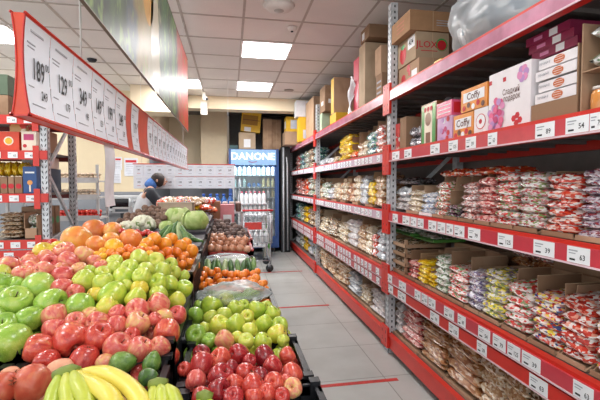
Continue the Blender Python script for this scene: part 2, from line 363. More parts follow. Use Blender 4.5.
# ------------------------------------------------------------------ goods: candy bags, cartons, boxes
def pal(name, cols, scale=28, rough=.18):
    n = len(cols); scale = scale*.42; return ramp_mat('sweets_'+name, [(i/n, c) for i, c in enumerate(cols)], scale, rough, .7, 'voronoi', constant=True, spec=.6, stretch=(1.2, 1, .8), bump=.5)
P = {
 'white': pal('white', ['e6e4e2', 'd3cfd0', 'f2f0ee', 'bdb6ba', 'e9dcd6'], 22),
 'cream': pal('cream', ['e8ddc4', 'd7c3a0', 'efe6d6', 'b59a78'], 26),
 'bluewhite': pal('blue_white', ['e6e8ee', '8fa8cf', 'f3f3f3', 'c9d2e2', 'dde0e6'], 24),
 'redgreen': pal('red_green', ['e9dccf', 'c23a30', 'f0e6da', '6f8f4a', 'd96a58', 'e8e0d8'], 26),
 'mauve': pal('mauve', ['c9a4a0', 'a8635f', 'e6d4cc', '8a5a58', 'd98c80', 'ece2dc'], 28),
 'red': pal('red', ['d8452a', 'e9e0da', 'c5301f', 'e8a08a', 'f0ece8', 'a92a22'], 22),
 'orange': pal('orange_red', ['ec4f24', 'd83a1c', 'f08a52', 'f3e6dc', 'e8532c'], 16),
 'greenpink': pal('green_pink', ['efe9e4', '86a05c', 'd98a8c', 'f4f1ee', 'b8434a', 'e6dcd2'], 26),
 'purple': pal('purple', ['b8aab8', '6d4a68', 'e4dde2', '8f4a54', 'c8bcc8', 'a03a40', 'd8d0d4'], 30),
 'darkmix': pal('dark_mix', ['4a3a46', '6f8a5a', '8a4a68', '302830', 'b8a8b0'], 26),
 'greenwhite': pal('green_white', ['dfe4da', '6e8f66', 'f0f0ec', 'a9b59c', 'd5c8bc'], 24),
 'redwhitegreen': pal('red_white_green', ['f0eae6', 'c94a44', 'e8dfd8', '7d9a68', 'ebb8b0', 'd83c38'], 24),
 'yellow': pal('yellow', ['f0c818', 'e0b010', 'f6dc50', 'c99410'], 18),
 'violetwhite': pal('violet_white', ['e0dce8', '8a7aa8', 'f0eef2', '60587c', 'c8c4cc', 'b89aa0'], 26),
 'yellowgreen': pal('yellow_green', ['e3cf38', 'eceae2', '8a9a58', 'd8d0c0', 'f0e060', '8c7a88'], 24),
 'brown': pal('brown', ['a5683c', 'c08a58', '8a5230', 'd0a278', 'b87848', 'e0c4a4'], 26),
 'tan': pal('tan', ['d0ac84', 'b88c62', 'e4ccac', 'a87850', 'efe2cc'], 28),
 'pinkred': pal('pink_red', ['d88a84', 'c04a48', 'eed0c8', 'a83a34', 'e8b0a4'], 22),
 'redblue': pal('red_blue', ['d8402c', 'eeeae8', '38508a', 'e8b8a8', 'b83028', 'f0d850', 'e6e0de'], 24),
 'silver': pal('silver_black', ['4c4a50', '8f8c92', 'c9c6cc', '3a383e', 'a8a5aa'], 30),
 'clear': pal('clear', ['d9dde0', 'b9bfc4', 'edf0f2', 'a3aab0'], 14),
 'cocoa': pal('cocoa', ['8a6a4c', 'b89a78', 'd8c8b0', '6a4c34', 'e8dcc8'], 24),
 'teal': pal('teal', ['3a8a8c', 'e0e8e8', '2c5f90', 'c8d8d8', '70b080'], 24),
}
def pillow(seed, n1=16, n2=10):
    """crumpled pillow bag, unit size x -.5..0.5 (length), y -.5...5, z 0..1"""
    vs = []; fs = []
    def pt(i, j, sgn):
        u = i/n1*2-1; w = j/n2*2-1
        prof = (1-abs(u)**7)**.5*(1-abs(w)**4)**.5
        pinch = 1-.1*(abs(u)**8)
        nz = noise.noise(Vector((u*2.6+seed, w*2.6, sgn*2+seed)))*.34+noise.noise(Vector((u*6+seed, w*6, sgn+seed*2)))*.17
        z = .5+sgn*.5*prof*(.82+nz)
        z += noise.noise(Vector((u*3, w*3, seed)))*.08*(1-prof)
        return (u*.5+noise.noise(Vector((w*4, seed, 1)))*.02, w*.5*pinch+noise.noise(Vector((u*3, seed, 5)))*.035, max(0.0, z))
    for sgn in (1, -1):
        for i in range(n1+1):
            for j in range(n2+1): vs.append(pt(i, j, sgn))
    o = (n1+1)*(n2+1)
    for i in range(n1):
        for j in range(n2):
            a = i*(n2+1)+j; b = a+1; c = a+n2+2; d = a+n2+1
            fs.append((a, d, c, b)); fs.append((o+a, o+b, o+c, o+d))
    for i in range(n1):
        for j in (0, n2):
            a = i*(n2+1)+j; d = a+n2+1; fs.append((a, o+a, o+d, d) if j == 0 else (a, d, o+d, o+a))
    for j in range(n2):
        for i in (0, n1):
            a = i*(n2+1)+j; b = a+1; fs.append((a, b, o+b, o+a) if i == 0 else (a, o+a, o+b, b))
    return vs, fs
_pg = [pillow(3.1+7.3*k) for k in range(6)]
_pm = {}
def pillow_mesh(p, k, film=False):
    if (p, k) not in _pm:
        m = MB(); m.add(_pg[k][0], _pg[k][1], P[p], True); _pm[(p, k)] = m.mesh('sweets_bag')
    return _pm[(p, k)]
def carton(y0, y1, z0, h, label, xf=1.41, d=.36, fr=.1, grp='open cardboard cartons on the racks', lip=.05, name='display_carton', cm=None, top=False):
    W = y1-y0; m = MB(); c = cm or CARD; e = .005
    f = fr; m.box(.0, d, 0, W, 0, e, c).box(d-e, d, 0, W, e, h, c)
    for a in (0, W-e): m.add([(x, a+k*e, z) for k in (0, 1) for x, z in ((.004, e), (d-e, e), (d-e, h), (f, h), (.05 if fr > .04 else .006, h*.1))], [(0, 1, 2, 3, 4), (9, 8, 7, 6, 5), (0, 5, 6, 1), (2, 7, 8, 3), (3, 8, 9, 4), (4, 9, 5, 0)], c)
    m.box(.0, e, e, W-e, e, min(lip, .022), c)
    m.box(f, d, 0, e, h, h+.002, CARDIN).box(f, d, W-e, W, h, h+.002, CARDIN)
    if top: m.box(.02, d, 0, W, h+.002, h+.006, c)
    return tag(m.build(name, None, (xf, y0, z0)), label, 'carton', grp)
LN = {0: 'bottom', 1: 'lower', 2: 'middle', 3: 'upper', 4: 'top'}
def stack(bi, li, px0, px1, ytop, p, n, what, where, cart=0, cname=None, xf=1.425, dep=.24, fill=1.0, cm=None, dz=0, col=1, d2=.3, z0=None):
    """a pile of bags between two picture columns of the shelf front; cart = carton height factor"""
    z = LEV[li]+.002+dz
    ym = (at(px0, 200, X=xf).y+at(px1, 200, X=xf).y)/2
    ya, yb = at(px1, 200, X=xf).y, at(px0, 200, X=xf).y
    ya, yb = clampy(ya, yb) if yb-ya < 1.2 else (ya, yb); yb = min(yb, BAYS[bi][2]-.005)
    zt = min(at((px0+px1)/2, ytop, X=xf).z, z+.4)
    H = max(.05, zt-z); W = yb-ya
    if cart:
        carton(ya+.001, yb-.001, z, max(.06, min(H*cart, .43)), cname or f'open cardboard display carton, {where}', xf-.01, max(d2, dep+.06), fr=.05 if cart > 1.25 else .1, cm=cm)
        ya += .004; yb -= .004; z += .006; W = yb-ya; H -= .006
    lh = min(H*fill/n, .075)
    for c in range(col):
        for k in range(n):
            s = random.randrange(6)
            me = pillow_mesh(p, s)
            o = link('sweets_bag', me, None, (xf-.004+dep/2+random.uniform(0, .014)+(.01*k/n), ya+(c+.5)*W/col+random.uniform(-.003, .003), z+k*lh))
            o.scale = (dep, W/col*1.1, lh*1.45); o.rotation_euler = (random.uniform(-.07, .07), random.uniform(-.05, .05), random.choice((0, PI))+random.uniform(-.1, .1))
            pos = 'only one' if n == 1 else 'lowest' if k == 0 else 'topmost' if k == n-1 else ORD[k]+' up'; what = what.replace('clear bag of ', '').replace('crumpled ', '')
            if 'bag' not in what and 'pack' not in what: what += ' bag'
            side = '' if col == 1 else (' right half' if c == 0 else ' left half') if col == 2 else f' column {ORD[c]}'
            tag(o, f'{what}, {pos}{side}, {where}', 'bag', 'bags of sweets on the right racks')
def clampy(y0, y1):
    mid = (y0+y1)/2; a, b = BAYS[0 if mid < 3.26 else 1 if mid < 6.2 else 2][1:]
    return max(y0, a+.012), min(y1, b-.005)
def closed_box(y0, y1, x0, x1, z0, z1, m, label, name='cardboard_box', deco=None, rz=0, cat='box', grp='boxes on the right racks', seam=True):
    if x0 > 1.35: y0, y1 = clampy(y0, y1)
    """box with its corner at the near front; deco(mb, W, D, H) draws on faces: front is -X (u=-Y), near side is -Y (u=+X)"""
    W = y1-y0; D = x1-x0; H = z1-z0
    b = MB(); b.box(0, D, 0, W, 0, H, m)
    if seam: b.flat((D/2, 0, H*.5), AX, AZ, .004, H*.98, CARDIN, .0008)
    o = b.build(name, None, (x0, y0, z0), rz); tag(o, label, cat, grp)
    if deco:
        d = MB(); deco(d, W, D, H); d.build('printing', o)
    return o
def yz(px, py, X=1.42): q = at(px, py, X=X); return q.y, q.z

# ---- nearest rack, middle shelf (z 1.265)
w = 'near middle shelf'
stack(0, 2, 386, 407, 198, 'white', 3, 'crumpled clear bag of white sweets', 'leftmost pile, '+w, dep=.3, col=2)
stack(0, 2, 392, 407, 184, 'clear', 1, 'small clear bag of pale sweets', 'loose pile top, '+w, dz=.105, dep=.26)
stack(0, 2, 407, 420, 192, 'cream', 4, 'clear bag of beige sweets', 'left brown carton, '+w, cart=1.3)
stack(0, 2, 420, 433, 194, 'bluewhite', 4, 'clear bag of blue and white sweets', 'white edged carton, '+w, cart=1.02, cm=WHITE)
stack(0, 2, 433, 445, 184, 'redgreen', 5, 'clear bag of red, green and white sweets', 'tall narrow carton, '+w, cart=1.2)
stack(0, 2, 445, 459, 206, 'darkmix', 3, 'dark sweets bag', 'open carton, '+w, cart=2.1)
stack(0, 2, 459, 475, 184, 'mauve', 6, 'clear bag of brownish pink sweets', 'tall carton, '+w, cart=1.22)
stack(0, 2, 475, 491.5, 180, 'pinkred', 6, 'clear bag of salmon coloured sweets', 'carton left of divider, '+w, cart=1.1)
stack(0, 2, 492, 515, 175, 'redwhitegreen', 7, 'clear bag of red and white sweets', 'red white stack, '+w, cart=1.05)
stack(0, 2, 515, 540, 175, 'greenpink', 7, 'clear bag of green, pink and white sweets', 'green pink stack, '+w, cart=1.05)
stack(0, 2, 543, 577, 176, 'red', 7, 'clear bag of bright red and white sweets', 'wide red stack, '+w, cart=1.04)
stack(0, 2, 577, 612, 171, 'purple', 8, 'clear bag of purple and white sweets', 'purple stack at edge, '+w, cart=1.04)
stack(0, 2, 612, 660, 168, 'mauve', 7, 'clear bag of pinkish sweets', 'stack outside the photo, '+w)
for k, (a, b2, yy) in enumerate(((445, 458, 166), (456, 468, 165), (466, 480, 166), (480, 500, 165), (500, 514, 166))):
    y0, z0 = yz(b2, 174, 1.5); y1, _ = yz(a, 174, 1.5)
    o = link('sweets_bag', pillow_mesh('orange', k), None, (1.56, (y0+y1)/2, 1.545+.006*(k % 2))); o.scale = (.2, (y1-y0)*1.15, .055)
    tag(o, f'glossy orange red sweets bag lying on carton tops, {ORD[k]} from left, middle shelf', 'bag', 'orange bags lying on the cartons')
y0, _ = yz(421, 166, 1.55); y1, _ = yz(397, 166, 1.55)
o = link('sweets_bag', pillow_mesh('silver', 2), None, (1.62, (y0+y1)/2, 1.49)); o.scale = (.22, .45, .07); tag(o, 'dark glossy bag lying behind the white bags at the left, middle shelf', 'bag')
closed_box(y0-.12, y1+.1, 1.74, 2.02, 1.267, 1.488, CARD, 'plain brown carton standing behind the white sweets bags, middle shelf', seam=False)

# ---- nearest rack, lower shelf (z .735)
w = 'near lower shelf'
ya, yb = at(406, 250, X=1.42).y, at(390, 250, X=1.42).y
for k in range(4):
    z0 = .737+k*.078
    m = MB(); W = yb-ya
    m.box(0, .36, 0, W, 0, .006, CARD).box(0, .006, 0, W, .006, .03, CARD).box(0, .36, 0, .006, .006, .03, CARD).box(0, .36, W-.006, W, .006, .03, CARD).box(.354, .36, 0, W, .006, .07, CARD)
    for a in (0.0, W-.02): m.box(0, .02, a, a+.02, .03, .07, CARD)
    o = m.build('cardboard_tray', None, (1.415, ya, z0)); tag(o, f'shallow cardboard pastry tray, {["lowest","second up","third up","topmost"][k]} of four by the rack post', 'tray', 'stacked pastry trays on the lower shelf')
    for q in range(2):
        o = link('pastry', pillow_mesh('cocoa', (k+q) % 6), None, (1.55, ya+W*(.27+.46*q), z0+.007)); o.scale = (.22, W*.42, .045)
        tag(o, f'brown pastry in the {["lowest","second","third","topmost"][k]} cardboard tray, {["nearer","farther"][q]} of two', 'pastry', 'pastries in the stacked trays')
stack(0, 1, 407, 417, 262, 'pinkred', 4, 'small pink and white sweets bag', 'carton beside pastry trays, '+w, cart=1.55)
stack(0, 1, 417, 427, 262, 'yellow', 5, 'small yellow sweets bag', 'yellow filled carton, '+w, cart=1.15)
stack(0, 1, 427, 434, 276, 'yellow', 3, 'small yellow sweets bag', 'narrow open carton, '+w, cart=1.5)
stack(0, 1, 434, 447, 258, 'greenwhite', 6, 'clear bag of green and white sweets', 'tall carton, '+w, cart=1.2)
stack(0, 1, 447, 467, 270, 'redwhitegreen', 5, 'clear bag of red and green sweets', 'wide open carton, '+w, cart=1.45)
stack(0, 1, 467, 482, 274, 'violetwhite', 5, 'clear bag of violet and white sweets', 'low carton, '+w, cart=1.08)
stack(0, 1, 482, 503, 274, 'yellowgreen', 6, 'clear bag of yellow and green sweets', 'yellow green carton, '+w, cart=1.05)
stack(0, 1, 505, 531, 286, 'redwhitegreen', 6, 'clear bag of red and white wafers', 'brown open carton, '+w, cart=1.25, dep=.22)
stack(0, 1, 532, 561, 297, 'redblue', 6, 'clear bag of red, white and blue sweets', 'wide open carton at right, '+w, cart=1.3, dep=.22)
stack(0, 1, 562, 593, 300, 'red', 7, 'clear bag of red and white sweets', 'carton second from edge, '+w, cart=1.12)
stack(0, 1, 596, 630, 300, 'redblue', 6, 'clear bag of mixed sweets', 'carton cut by photo edge, '+w, cart=1.15)
ya, yb = at(527, 260, X=1.6).y, at(490, 260, X=1.6).y
for k in range(3):
    for c in range(2):
        o = link('sweets_bag', pillow_mesh('mauve' if k else 'brown', (k+3*c) % 6), None, (1.86, ya+(yb-ya)*(.25+.5*c), .99+k*.055)); o.scale = (.24, (yb-ya)*.52, .07)
        tag(o, f'orange brown sweets bag piled behind the cartons, {["lowest","middle","topmost"][k]} {["right","left"][c]}, lower shelf', 'bag', 'brown bags piled behind the lower shelf cartons')
closed_box(ya-.95, ya-.02, 1.75, 2.04, .738, 1.13, CARD, 'long brown carton behind the open cartons at the right, lower shelf', seam=False)
closed_box(ya+.0, yb+.05, 1.74, 2.02, .738, .985, CARD, 'brown carton under the piled brown bags, back of lower shelf', seam=False)
closed_box(yb+.1, yb+.62, 1.74, 2.03, .738, 1.05, CARD, 'brown carton standing behind the green bags, back of lower shelf', seam=False)
GT = mat('green_plastic_tray', '4f8a3c', .4)
for k, (a, b2) in enumerate(((397, 416), (417, 440))):
    y0, y1 = at(b2, 238, X=1.55).y, at(a, 238, X=1.55).y
    m = MB().box(0, .26, 0, y1-y0, 0, .006, GT)
    for q in (0, y1-y0-.006): m.box(0, .26, q, q+.006, .006, .022, GT)
    o = m.build('green_tray', None, (1.5, y0, 1.058)); tag(o, f'green plastic tray lying over the cartons, {["left one near the post","right one"][k]}, lower shelf', 'tray', 'green trays above the pastry trays')
    o = link('biscuit_pack', pillow_mesh('greenwhite', k), None, (1.63, (y0+y1)/2, 1.066)); o.scale = (.2, (y1-y0)*.8, .045); tag(o, f'clear pack lying on the {["left","right"][k]} green tray', 'pack', 'packs on the green trays')
carton(at(432, 250, X=1.5).y, at(408, 250, X=1.5).y, 1.0515, .001+.004, 'flat cardboard sheet under the green trays, lower shelf', 1.46, .42, lip=.005, grp='cardboard sheets', name='cardboard_sheet') if False else None

# ---- nearest rack, bottom shelf (z .18)
w = 'near bottom shelf'
stack(0, 0, 388, 402, 303, 'white', 4, 'clear bag of white sweets', 'white pile behind post, '+w, dep=.3, cart=1.1)
stack(0, 0, 402, 420, 311, 'pinkred', 5, 'clear bag of red and pink wafers', 'carton of red packs, '+w, cart=1.1)
stack(0, 0, 421, 446, 326, 'brown', 6, 'clear bag of brown biscuits', 'tall brown carton, '+w, cart=1.28)
stack(0, 0, 447, 480, 340, 'brown', 5, 'clear bag of brown biscuits', 'wide brown carton, '+w, cart=1.15)
stack(0, 0, 481, 530, 352, 'tan', 5, 'clear bag of tan biscuits', 'tan pile, '+w, col=2, cart=1.1)
stack(0, 0, 531, 600, 385, 'cocoa', 4, 'clear bag of cocoa biscuits', 'pile near bottom edge, '+w, col=2, cart=1.1)
y0, y1 = at(470, 335, X=1.5).y, at(447, 335, X=1.5).y
o = link('sweets_bag', pillow_mesh('teal', 3), None, (1.55, (y0+y1)/2+.02, .52)); o.scale = (.22, (y1-y0)*.7, .07); tag(o, 'blue and white glossy bag on top of the brown biscuit bags, bottom shelf', 'bag')

# ---- nearest rack, upper shelf (z 1.78): boxes
TEA = ramp_mat('tea_print', [(0, 'd23a30'), (.4, 'efe6dc'), (.6, 'c92c28'), (.85, 'd8a070')], 26, .35, .3, 'voronoi', constant=True)
zc = 1.782
def span(a, b, py=140, X=1.42): return at(b, py, X=X).y, at(a, py, X=X).y
ya, yb = span(391, 399)
for k in range(2):
    closed_box(ya+.004, yb-.004, 1.425, 1.56, zc+k*.12, zc+.115+k*.12, TEA, f'red and white tea pack by the post, {["lower","upper"][k]} one, upper shelf', 'tea_pack', seam=False, grp='tea packs on the upper shelf')
ya, yb = span(400, 406); closed_box(ya, yb, 1.42, 1.72, zc, zc+.27, CARD, 'plain brown upright carton beside the tea packs, upper shelf')
ya, yb = span(407, 420)
for k in range(2):
    for c in range(2):
        o = link('sweets_bag', pillow_mesh('silver', k*2+c), None, (1.52, ya+(yb-ya)*(.25+.5*c), zc+.002+k*.085)); o.scale = (.17, (yb-ya)*.48, .09)
        tag(o, f'dark silver wrapped pack, {["lower","upper"][k]} {["right","left"][c]}, between carton and green box', 'pack', 'silver packs on the upper shelf')
closed_box(ya, yb+.03, 1.63, 1.95, zc, zc+.27, CARD, 'brown carton behind the silver packs, upper shelf')
GREEN = mat('print_green', '3f9a4a', .35, coat=.4); BROWN = mat('print_brown', '7d4f33', .4, coat=.3); PINK = mat('print_pink', 'e0608c', .35, coat=.4); LILAC = mat('print_lilac', 'c9a0cc', .35, coat=.4)
ORNG = mat('print_orange', 'e08a22', .35, coat=.4); CREAMP = mat('print_cream', 'efe4d0', .4); WBOX = mat('white_box_board', 'e8e4e6', .4, coat=.3, var=.02); MAG = mat('print_magenta', '8f2a4e', .35, coat=.4)
DKPINK = mat('print_dark_pink', 'c03a72', .4); ROSE = mat('print_rose', 'd98ab4', .4); MAUVE = mat('print_mauve', 'b58ac0', .4); CHOC = mat('print_chocolate', '5a2c20', .4); YEL = mat('print_yellow', 'e8b92a', .4, coat=.2)
def front(m, W, y, z, w_, h_, mt): m.flat((0, W-y*W, z), -AY, AZ, w_*W, h_, mt, .0015)
ya, yb = span(421, 436)
def d(m, W, D, H):
    front(m, W, .5, H*.5, .9, H*.94, GREEN); m.flat((-.0015, W*.5, H*.5), -AY, AZ, W*.5, H*.94, CREAMP, .001); m.disc((-.0028, W*.5, H*.62), -AY, AZ, W*.2, BROWN, .0008, r2=H*.16); m.flat((-.0028, W*.5, H*.18), -AY, AZ, W*.3, H*.25, BROWN, .0008)
    for k in range(3): m.disc((-.0028, W*(.3+.2*k), H*.86), -AY, AZ, W*.08, REDINK, .0008)
closed_box(ya, yb, 1.42, 1.56, zc, zc+.3, BROWN, 'tall green and brown chocolate box with open front, upper shelf', 'chocolate_box', d, seam=False)
ya, yb = span(437, 452)
def d(m, W, D, H):
    for k in range(9): m.disc((0, W*random.uniform(.12, .88), H*random.uniform(.1, .9)), -AY, AZ, W*.1, random.choice((ROSE, WHITE, REDINK, MAUVE, DKPINK)), .0012+.0003*k)
closed_box(ya, yb-.003, 1.42, 1.54, zc, zc+.165, LILAC, 'lilac box with flower pattern under the pink box, upper shelf', 'sweets_box', d, seam=False)
ya, yb = span(436.5, 456, 110)
def d(m, W, D, H):
    m.flat((D*.5, -.0, H*.5), AX, AZ, D*.8, H*.7, REDINK, .001)
    for k in range(3): front(m, W, .5, H*(.25+.25*k), .8, .006, WHITE)
closed_box(ya+.05, yb-.004, 1.42, 1.56, zc+.168, zc+.268, PINK, 'bright pink and red box lying on the lilac box, upper shelf', 'sweets_box', d, seam=False)
def orange_deco(m, W, D, H):
    front(m, W, .5, H*.62, .8, H*.42, WHITE); m.text('Coffy', (-.0018, W*.5, H*.62), -AY, AZ, min(H*.42, W*.34), CHOC, .001)
    for k in range(5): m.disc((-.001, W*(.14+.18*k), H*(.16+.1*(k % 2))), -AY, AZ, H*.12, [CHOC, REDINK, WHITE, CHOC, REDINK][k], .001)
    m.flat((D*.5, 0, H*.5), AX, AZ, D*.6, H*.55, CREAMP, .001)
ya, yb = span(453, 473)
closed_box(ya, yb-.003, 1.42, 1.55, zc, zc+.15, ORNG, 'orange biscuit box with white lettering, lower one beside the lilac box', 'biscuit_box', orange_deco, seam=False)
ya, yb = span(461, 487, 107)
closed_box(ya+.0, yb-.0, 1.42, 1.58, zc+.157, zc+.292, ORNG, 'orange biscuit box with white lettering, upper one stacked higher right', 'biscuit_box', orange_deco, seam=False)
def d(m, W, D, H):
    m.disc((0, W*.5, H*.5), -AY, AZ, min(W, H)*.36, REDINK, .001); m.disc((0, W*.5, H*.5), -AY, AZ, min(W, H)*.32, WHITE, .0018); m.disc((0, W*.5, H*.5), -AY, AZ, .014, REDINK, .0026)
ya, yb = span(473.5, 487.5); closed_box(ya, yb-.003, 1.42, 1.56, zc, zc+.153, WBOX, 'white box with round red outline print under the orange box', 'sweets_box', d, seam=False)
ya, yb = span(488.5, 530, 125)
def d(m, W, D, H):
    random.seed(3)
    for k in range(34):
        a = random.uniform(0, 2*PI); r = random.uniform(0, 1)**.6
        m.disc((0, W*(.8+.19*r*math.cos(a)), H*(.32+.3*r*math.sin(a))), -AY, AZ, H*.06, (PINK, ROSE, DKPINK, MAUVE)[k % 4], .001+.0002*k, 10)
    for k in range(7): m.disc((0, W*(.17+.07*math.cos(k)), H*(.83+.08*math.sin(k))), -AY, AZ, H*.06, (ROSE, MAUVE)[k % 2], .001+.0002*k, 10)
    m.text('Сладкий', (0, W*.44, H*.62), -AY, AZ, H*.135, mat('script_brown', '6a4a44', .5), .001, .7); m.text('подарок', (0, W*.42, H*.51), -AY, AZ, H*.135, mat('script_brown', '6a4a44', .5), .001, .7)
    for a, b in ((.36, .16), (.28, .2), (.30, .08), (.22, .12)): m.disc((0, W*a, H*b), -AY, AZ, H*.055, REDINK, .0012, 6)
    for a, b in ((.6, .84), (.96, .86)): m.flat((0, W*a, H*b), -AY, AZ, H*.07, H*.07, REDINK, .001)
closed_box(ya, yb, 1.42, 1.49, zc, zc+.315, WBOX, 'large white gift box with pink flowers and script lettering, upper shelf', 'gift_box', d, seam=False)
ya, yb = span(531, 577, 115)
W = yb-ya
m = MB(); m.box(0, .3, 0, W, 0, .09, CARD).box(0, .3, 0, .006, .09, .3, CARD).box(.29, .3, 0, W, .09, .26, CARD)
tag(m.build('display_carton', None, (1.42, ya, zc)), 'cardboard display tray holding four white packs, upper shelf', 'carton', 'open cardboard cartons on the racks')
BISC = mat('biscuit_orange', 'c56a3a', .5)
for k in range(4):
    z0 = zc+.092+k*.052; q = MB().box(0, .24, 0, W-.03-.012*(k % 2), 0, .044, WBOX); o = q.build('biscuit_pack', None, (1.425+.006*(k % 2), ya+.012, z0)); tag(o, f'white biscuit pack with orange round print, {["lowest","second up","third up","topmost"][k]} in the tray', 'pack', 'white packs in the display tray')
    q = MB(); q.disc((0, W*.38, .022), -AY, AZ, .03, BISC, .001, 18, .019); q.text('печенье', (0, W*.7, .026), -AY, AZ, .02, GREYINK, .001, .8)
    for s_ in range(3): q.flat((-.001, W*.38, .012+.01*s_), -AY, AZ, .045, .0015, WHITE, .001)
    q.build('printing', o)
ya, yb = span(531, 583, 60, 1.5)
for k in range(3):
    def d(m, W, D, H): m.flat((0, W*.35, H*.5), -AY, AZ, W*.18, H*.8, WHITE, .001); m.flat((0, W*.7, H*.5), -AY, AZ, W*.2, H*.4, ROSE, .001)
    closed_box(ya+.02*k, yb-.02*(2-k), 1.47, 1.71, 2.098+k*.042, 2.138+k*.042, MAG, f'flat dark magenta chocolate box, {["lowest","middle","topmost"][k]} on the white packs', 'chocolate_box', d, seam=False)
closed_box(ya+.0, yb-.02, 1.73, 1.95, zc, 2.18, CARD, 'tall brown carton behind the white biscuit packs, upper shelf')
ya, yb = span(580, 640, 110)
m = MB(); W = yb-ya; m.box(0, .3, W-.006, W, 0, .37, CARD).box(0, .3, 0, W, 0, .006, CARD).box(.29, .3, 0, W, 0, .37, CARD).box(0, .3, 0, .006, 0, .2, CARD).box(.0, .3, 0.006, W-.006, .17, .175, CARD)
tag(m.build('display_carton', None, (1.42, ya, zc)), 'tall open carton with a middle tray at the right photo edge', 'carton', 'open cardboard cartons on the racks')
JAR = mat('jam_orange', 'd8924a', .15, coat=.6); 
for k in range(3):
    o = MB().lathe([(0, 0), (.03, 0), (.034, .01), (.034, .07), (.028, .082), (.024, .09)], JAR, 16).build('jam_jar', None, (1.465, yb-.05-.08*k, zc+.008)); tag(o, f'orange jar in clear wrap in the right edge carton, {ORD[k]} from left', 'jar', 'orange jars in the right edge carton')
    MB().lathe([(.029, .088), (.029, .1), (0, .1)], mat('jar_lid', 'd9d4cc', .3), 16).build('lid', o)
for k in range(3):
    o = link('sweets_bag', pillow_mesh(['greenwhite', 'orange', 'greenwhite'][k], k+1), None, (1.55, yb-.12-.06*(k % 2), zc+.18+.055*k)); o.scale = (.24, .2, .065)
    tag(o, f'{["pale green","glossy red orange","green and white"][k]} bag in the tray above the orange jars', 'bag')

# ---- nearest rack, top (z 2.305)
def stackbox(xe, xl, xr_, yt, yb_, X=1.43, label='', deco=None, name='cardboard_box', m=None, D=None, grp='boxes on top of the racks', zb=None):
    """box whose near-front vertical edge is at picture column xe; xl = far end of its front face, xr_ = right end of its near side"""
    n0 = at(xe, (yt+yb_)/2, X=X).y; n1 = at(xl, (yt+yb_)/2, X=X).y
    zt = at(xe, yt, X=X).z; z0 = zb if zb is not None else at(xe, yb_, X=X).z
    D = D or max(.12, min(.6, at(xr_, yt, Y=n0).x-X))
    return closed_box(n0, n1, X, X+D, z0, zt, m or CARD, label, name, deco, grp=grp), zt
def d(m, W, D, H): m.text('404', (0, W*.25, H*.72), -AY, AZ, .07, INK, .002, .8); m.flat((0, W*.25, H*.72), -AY, AZ, .12, .09, WHITE, .001); m.disc((0, W*.7, H*.45), -AY, AZ, .06, REDINK, .001, r2=.075); m.disc((0, W*.7, H*.75), -AY, AZ, .035, GREEN, .0016, r2=.02); m.text('JLOXA', (D*.42, 0, H*.52), AX, AZ, H*.34, REDINK, .001, 1.1); m.flat((D*.4, 0, H*.3), AX, AZ, D*.5, .006, REDINK, .001); m.disc((D*.78, 0, H*.55), AX, AZ, .05, GREEN, .001); m.disc((D*.78, 0, H*.53), AX, AZ, .04, REDINK, .0018)
def dA(m, W, D, H):
    for k in range(3): m.flat((0, W*.5, H*(.3+.2*k)), -AY, AZ, W*.4, .008, mat('pale_red_print', 'b8705c', .6), .001)
    for k in range(3): m.flat((D*.7, 0, H*(.3+.12*k)), AX, AZ, D*.25, .006, GREYINK, .001)
def dC(m, W, D, H): m.flat((0, W*.22, H*.35), -AY, AZ, W*.25, H*.5, WHITE, .001); m.disc((0, W*.5, H*.8), -AY, AZ, .03, REDINK, .001); m.disc((0, W*.75, H*.4), -AY, AZ, .04, REDINK, .001); m.disc((0, W*.45, H*.55), -AY, AZ, .022, REDINK, .001)
o, zt = stackbox(419, 394, 447, 57, 84, X=1.45, label='lowest of three brown boxes by the near post, red marks and white labels', deco=dC, zb=2.308)
o, zt = stackbox(416, 395, 449, 31, 56, X=1.44, m=CARD2, label='middle brown box of three, red lettering and round fruit logo, near post', deco=d, zb=zt+.002)
o, zt = stackbox(410, 390, 456, 9, 28, X=1.38, m=mat('brown_board', 'a07a58', .8), label='topmost flat brown box of three on the rack by the near post', deco=dA, zb=zt+.002)
ya, yb = span(470, 500, 20, 1.85); closed_box(ya+.3, yb+.55, 1.9, 2.12, 2.308, 2.86, mat('dark_cardboard', '7a5f48', .8), 'darker brown carton at the back behind the big clear bag', 'cardboard_box', seam=False, grp='boxes on top of the racks')
# big clear bag
FILM = film_mat('clear_plastic_film', 'dfe6ea', .16, .15)
def blob(c, r, seed, nu=40, nv=24, k=.16, flatb=True):
    vs = []
    for i in range(nv+1):
        a = -PI/2+PI*i/nv
        for j in range(nu):
            q = 2*PI*j/nu; dd = Vector((math.cos(a)*math.cos(q), math.cos(a)*math.sin(q), math.sin(a)))
            h = 1+k*noise.noise(dd*2+Vector((seed, 0, 0)))+k*.45*abs(noise.noise(dd*6+Vector((seed, 3, 0))))+k*.25*noise.noise(dd*15+Vector((0, seed, 0)))
            p_ = Vector((dd.x*r[0], dd.y*r[1], dd.z*r[2]))*h
            if flatb: p_.z = max(p_.z, -r[2]*.72)
            vs.append(Vector(c)+p_)
    fs = [(i*nu+j, i*nu+(j+1) % nu, (i+1)*nu+(j+1) % nu, (i+1)*nu+j) for i in range(nv) for j in range(nu)]
    return vs, fs
y1, y0 = at(446, 45, X=1.55).y, at(540, 5, X=1.55).y
t = thing('plastic_sack', 'big clear plastic sack of white paper cups on top of the near rack', 'plastic bag', (1.74, (y0+y1)/2, 2.309))
q = MB(); vs, fs = blob((0, 0, .235), (.3, (y1-y0)/2+.02, .33), 4); q.add(vs, fs, film_mat('sack_film', 'dfe6ea', .3, .2), True); q.build('film', t)
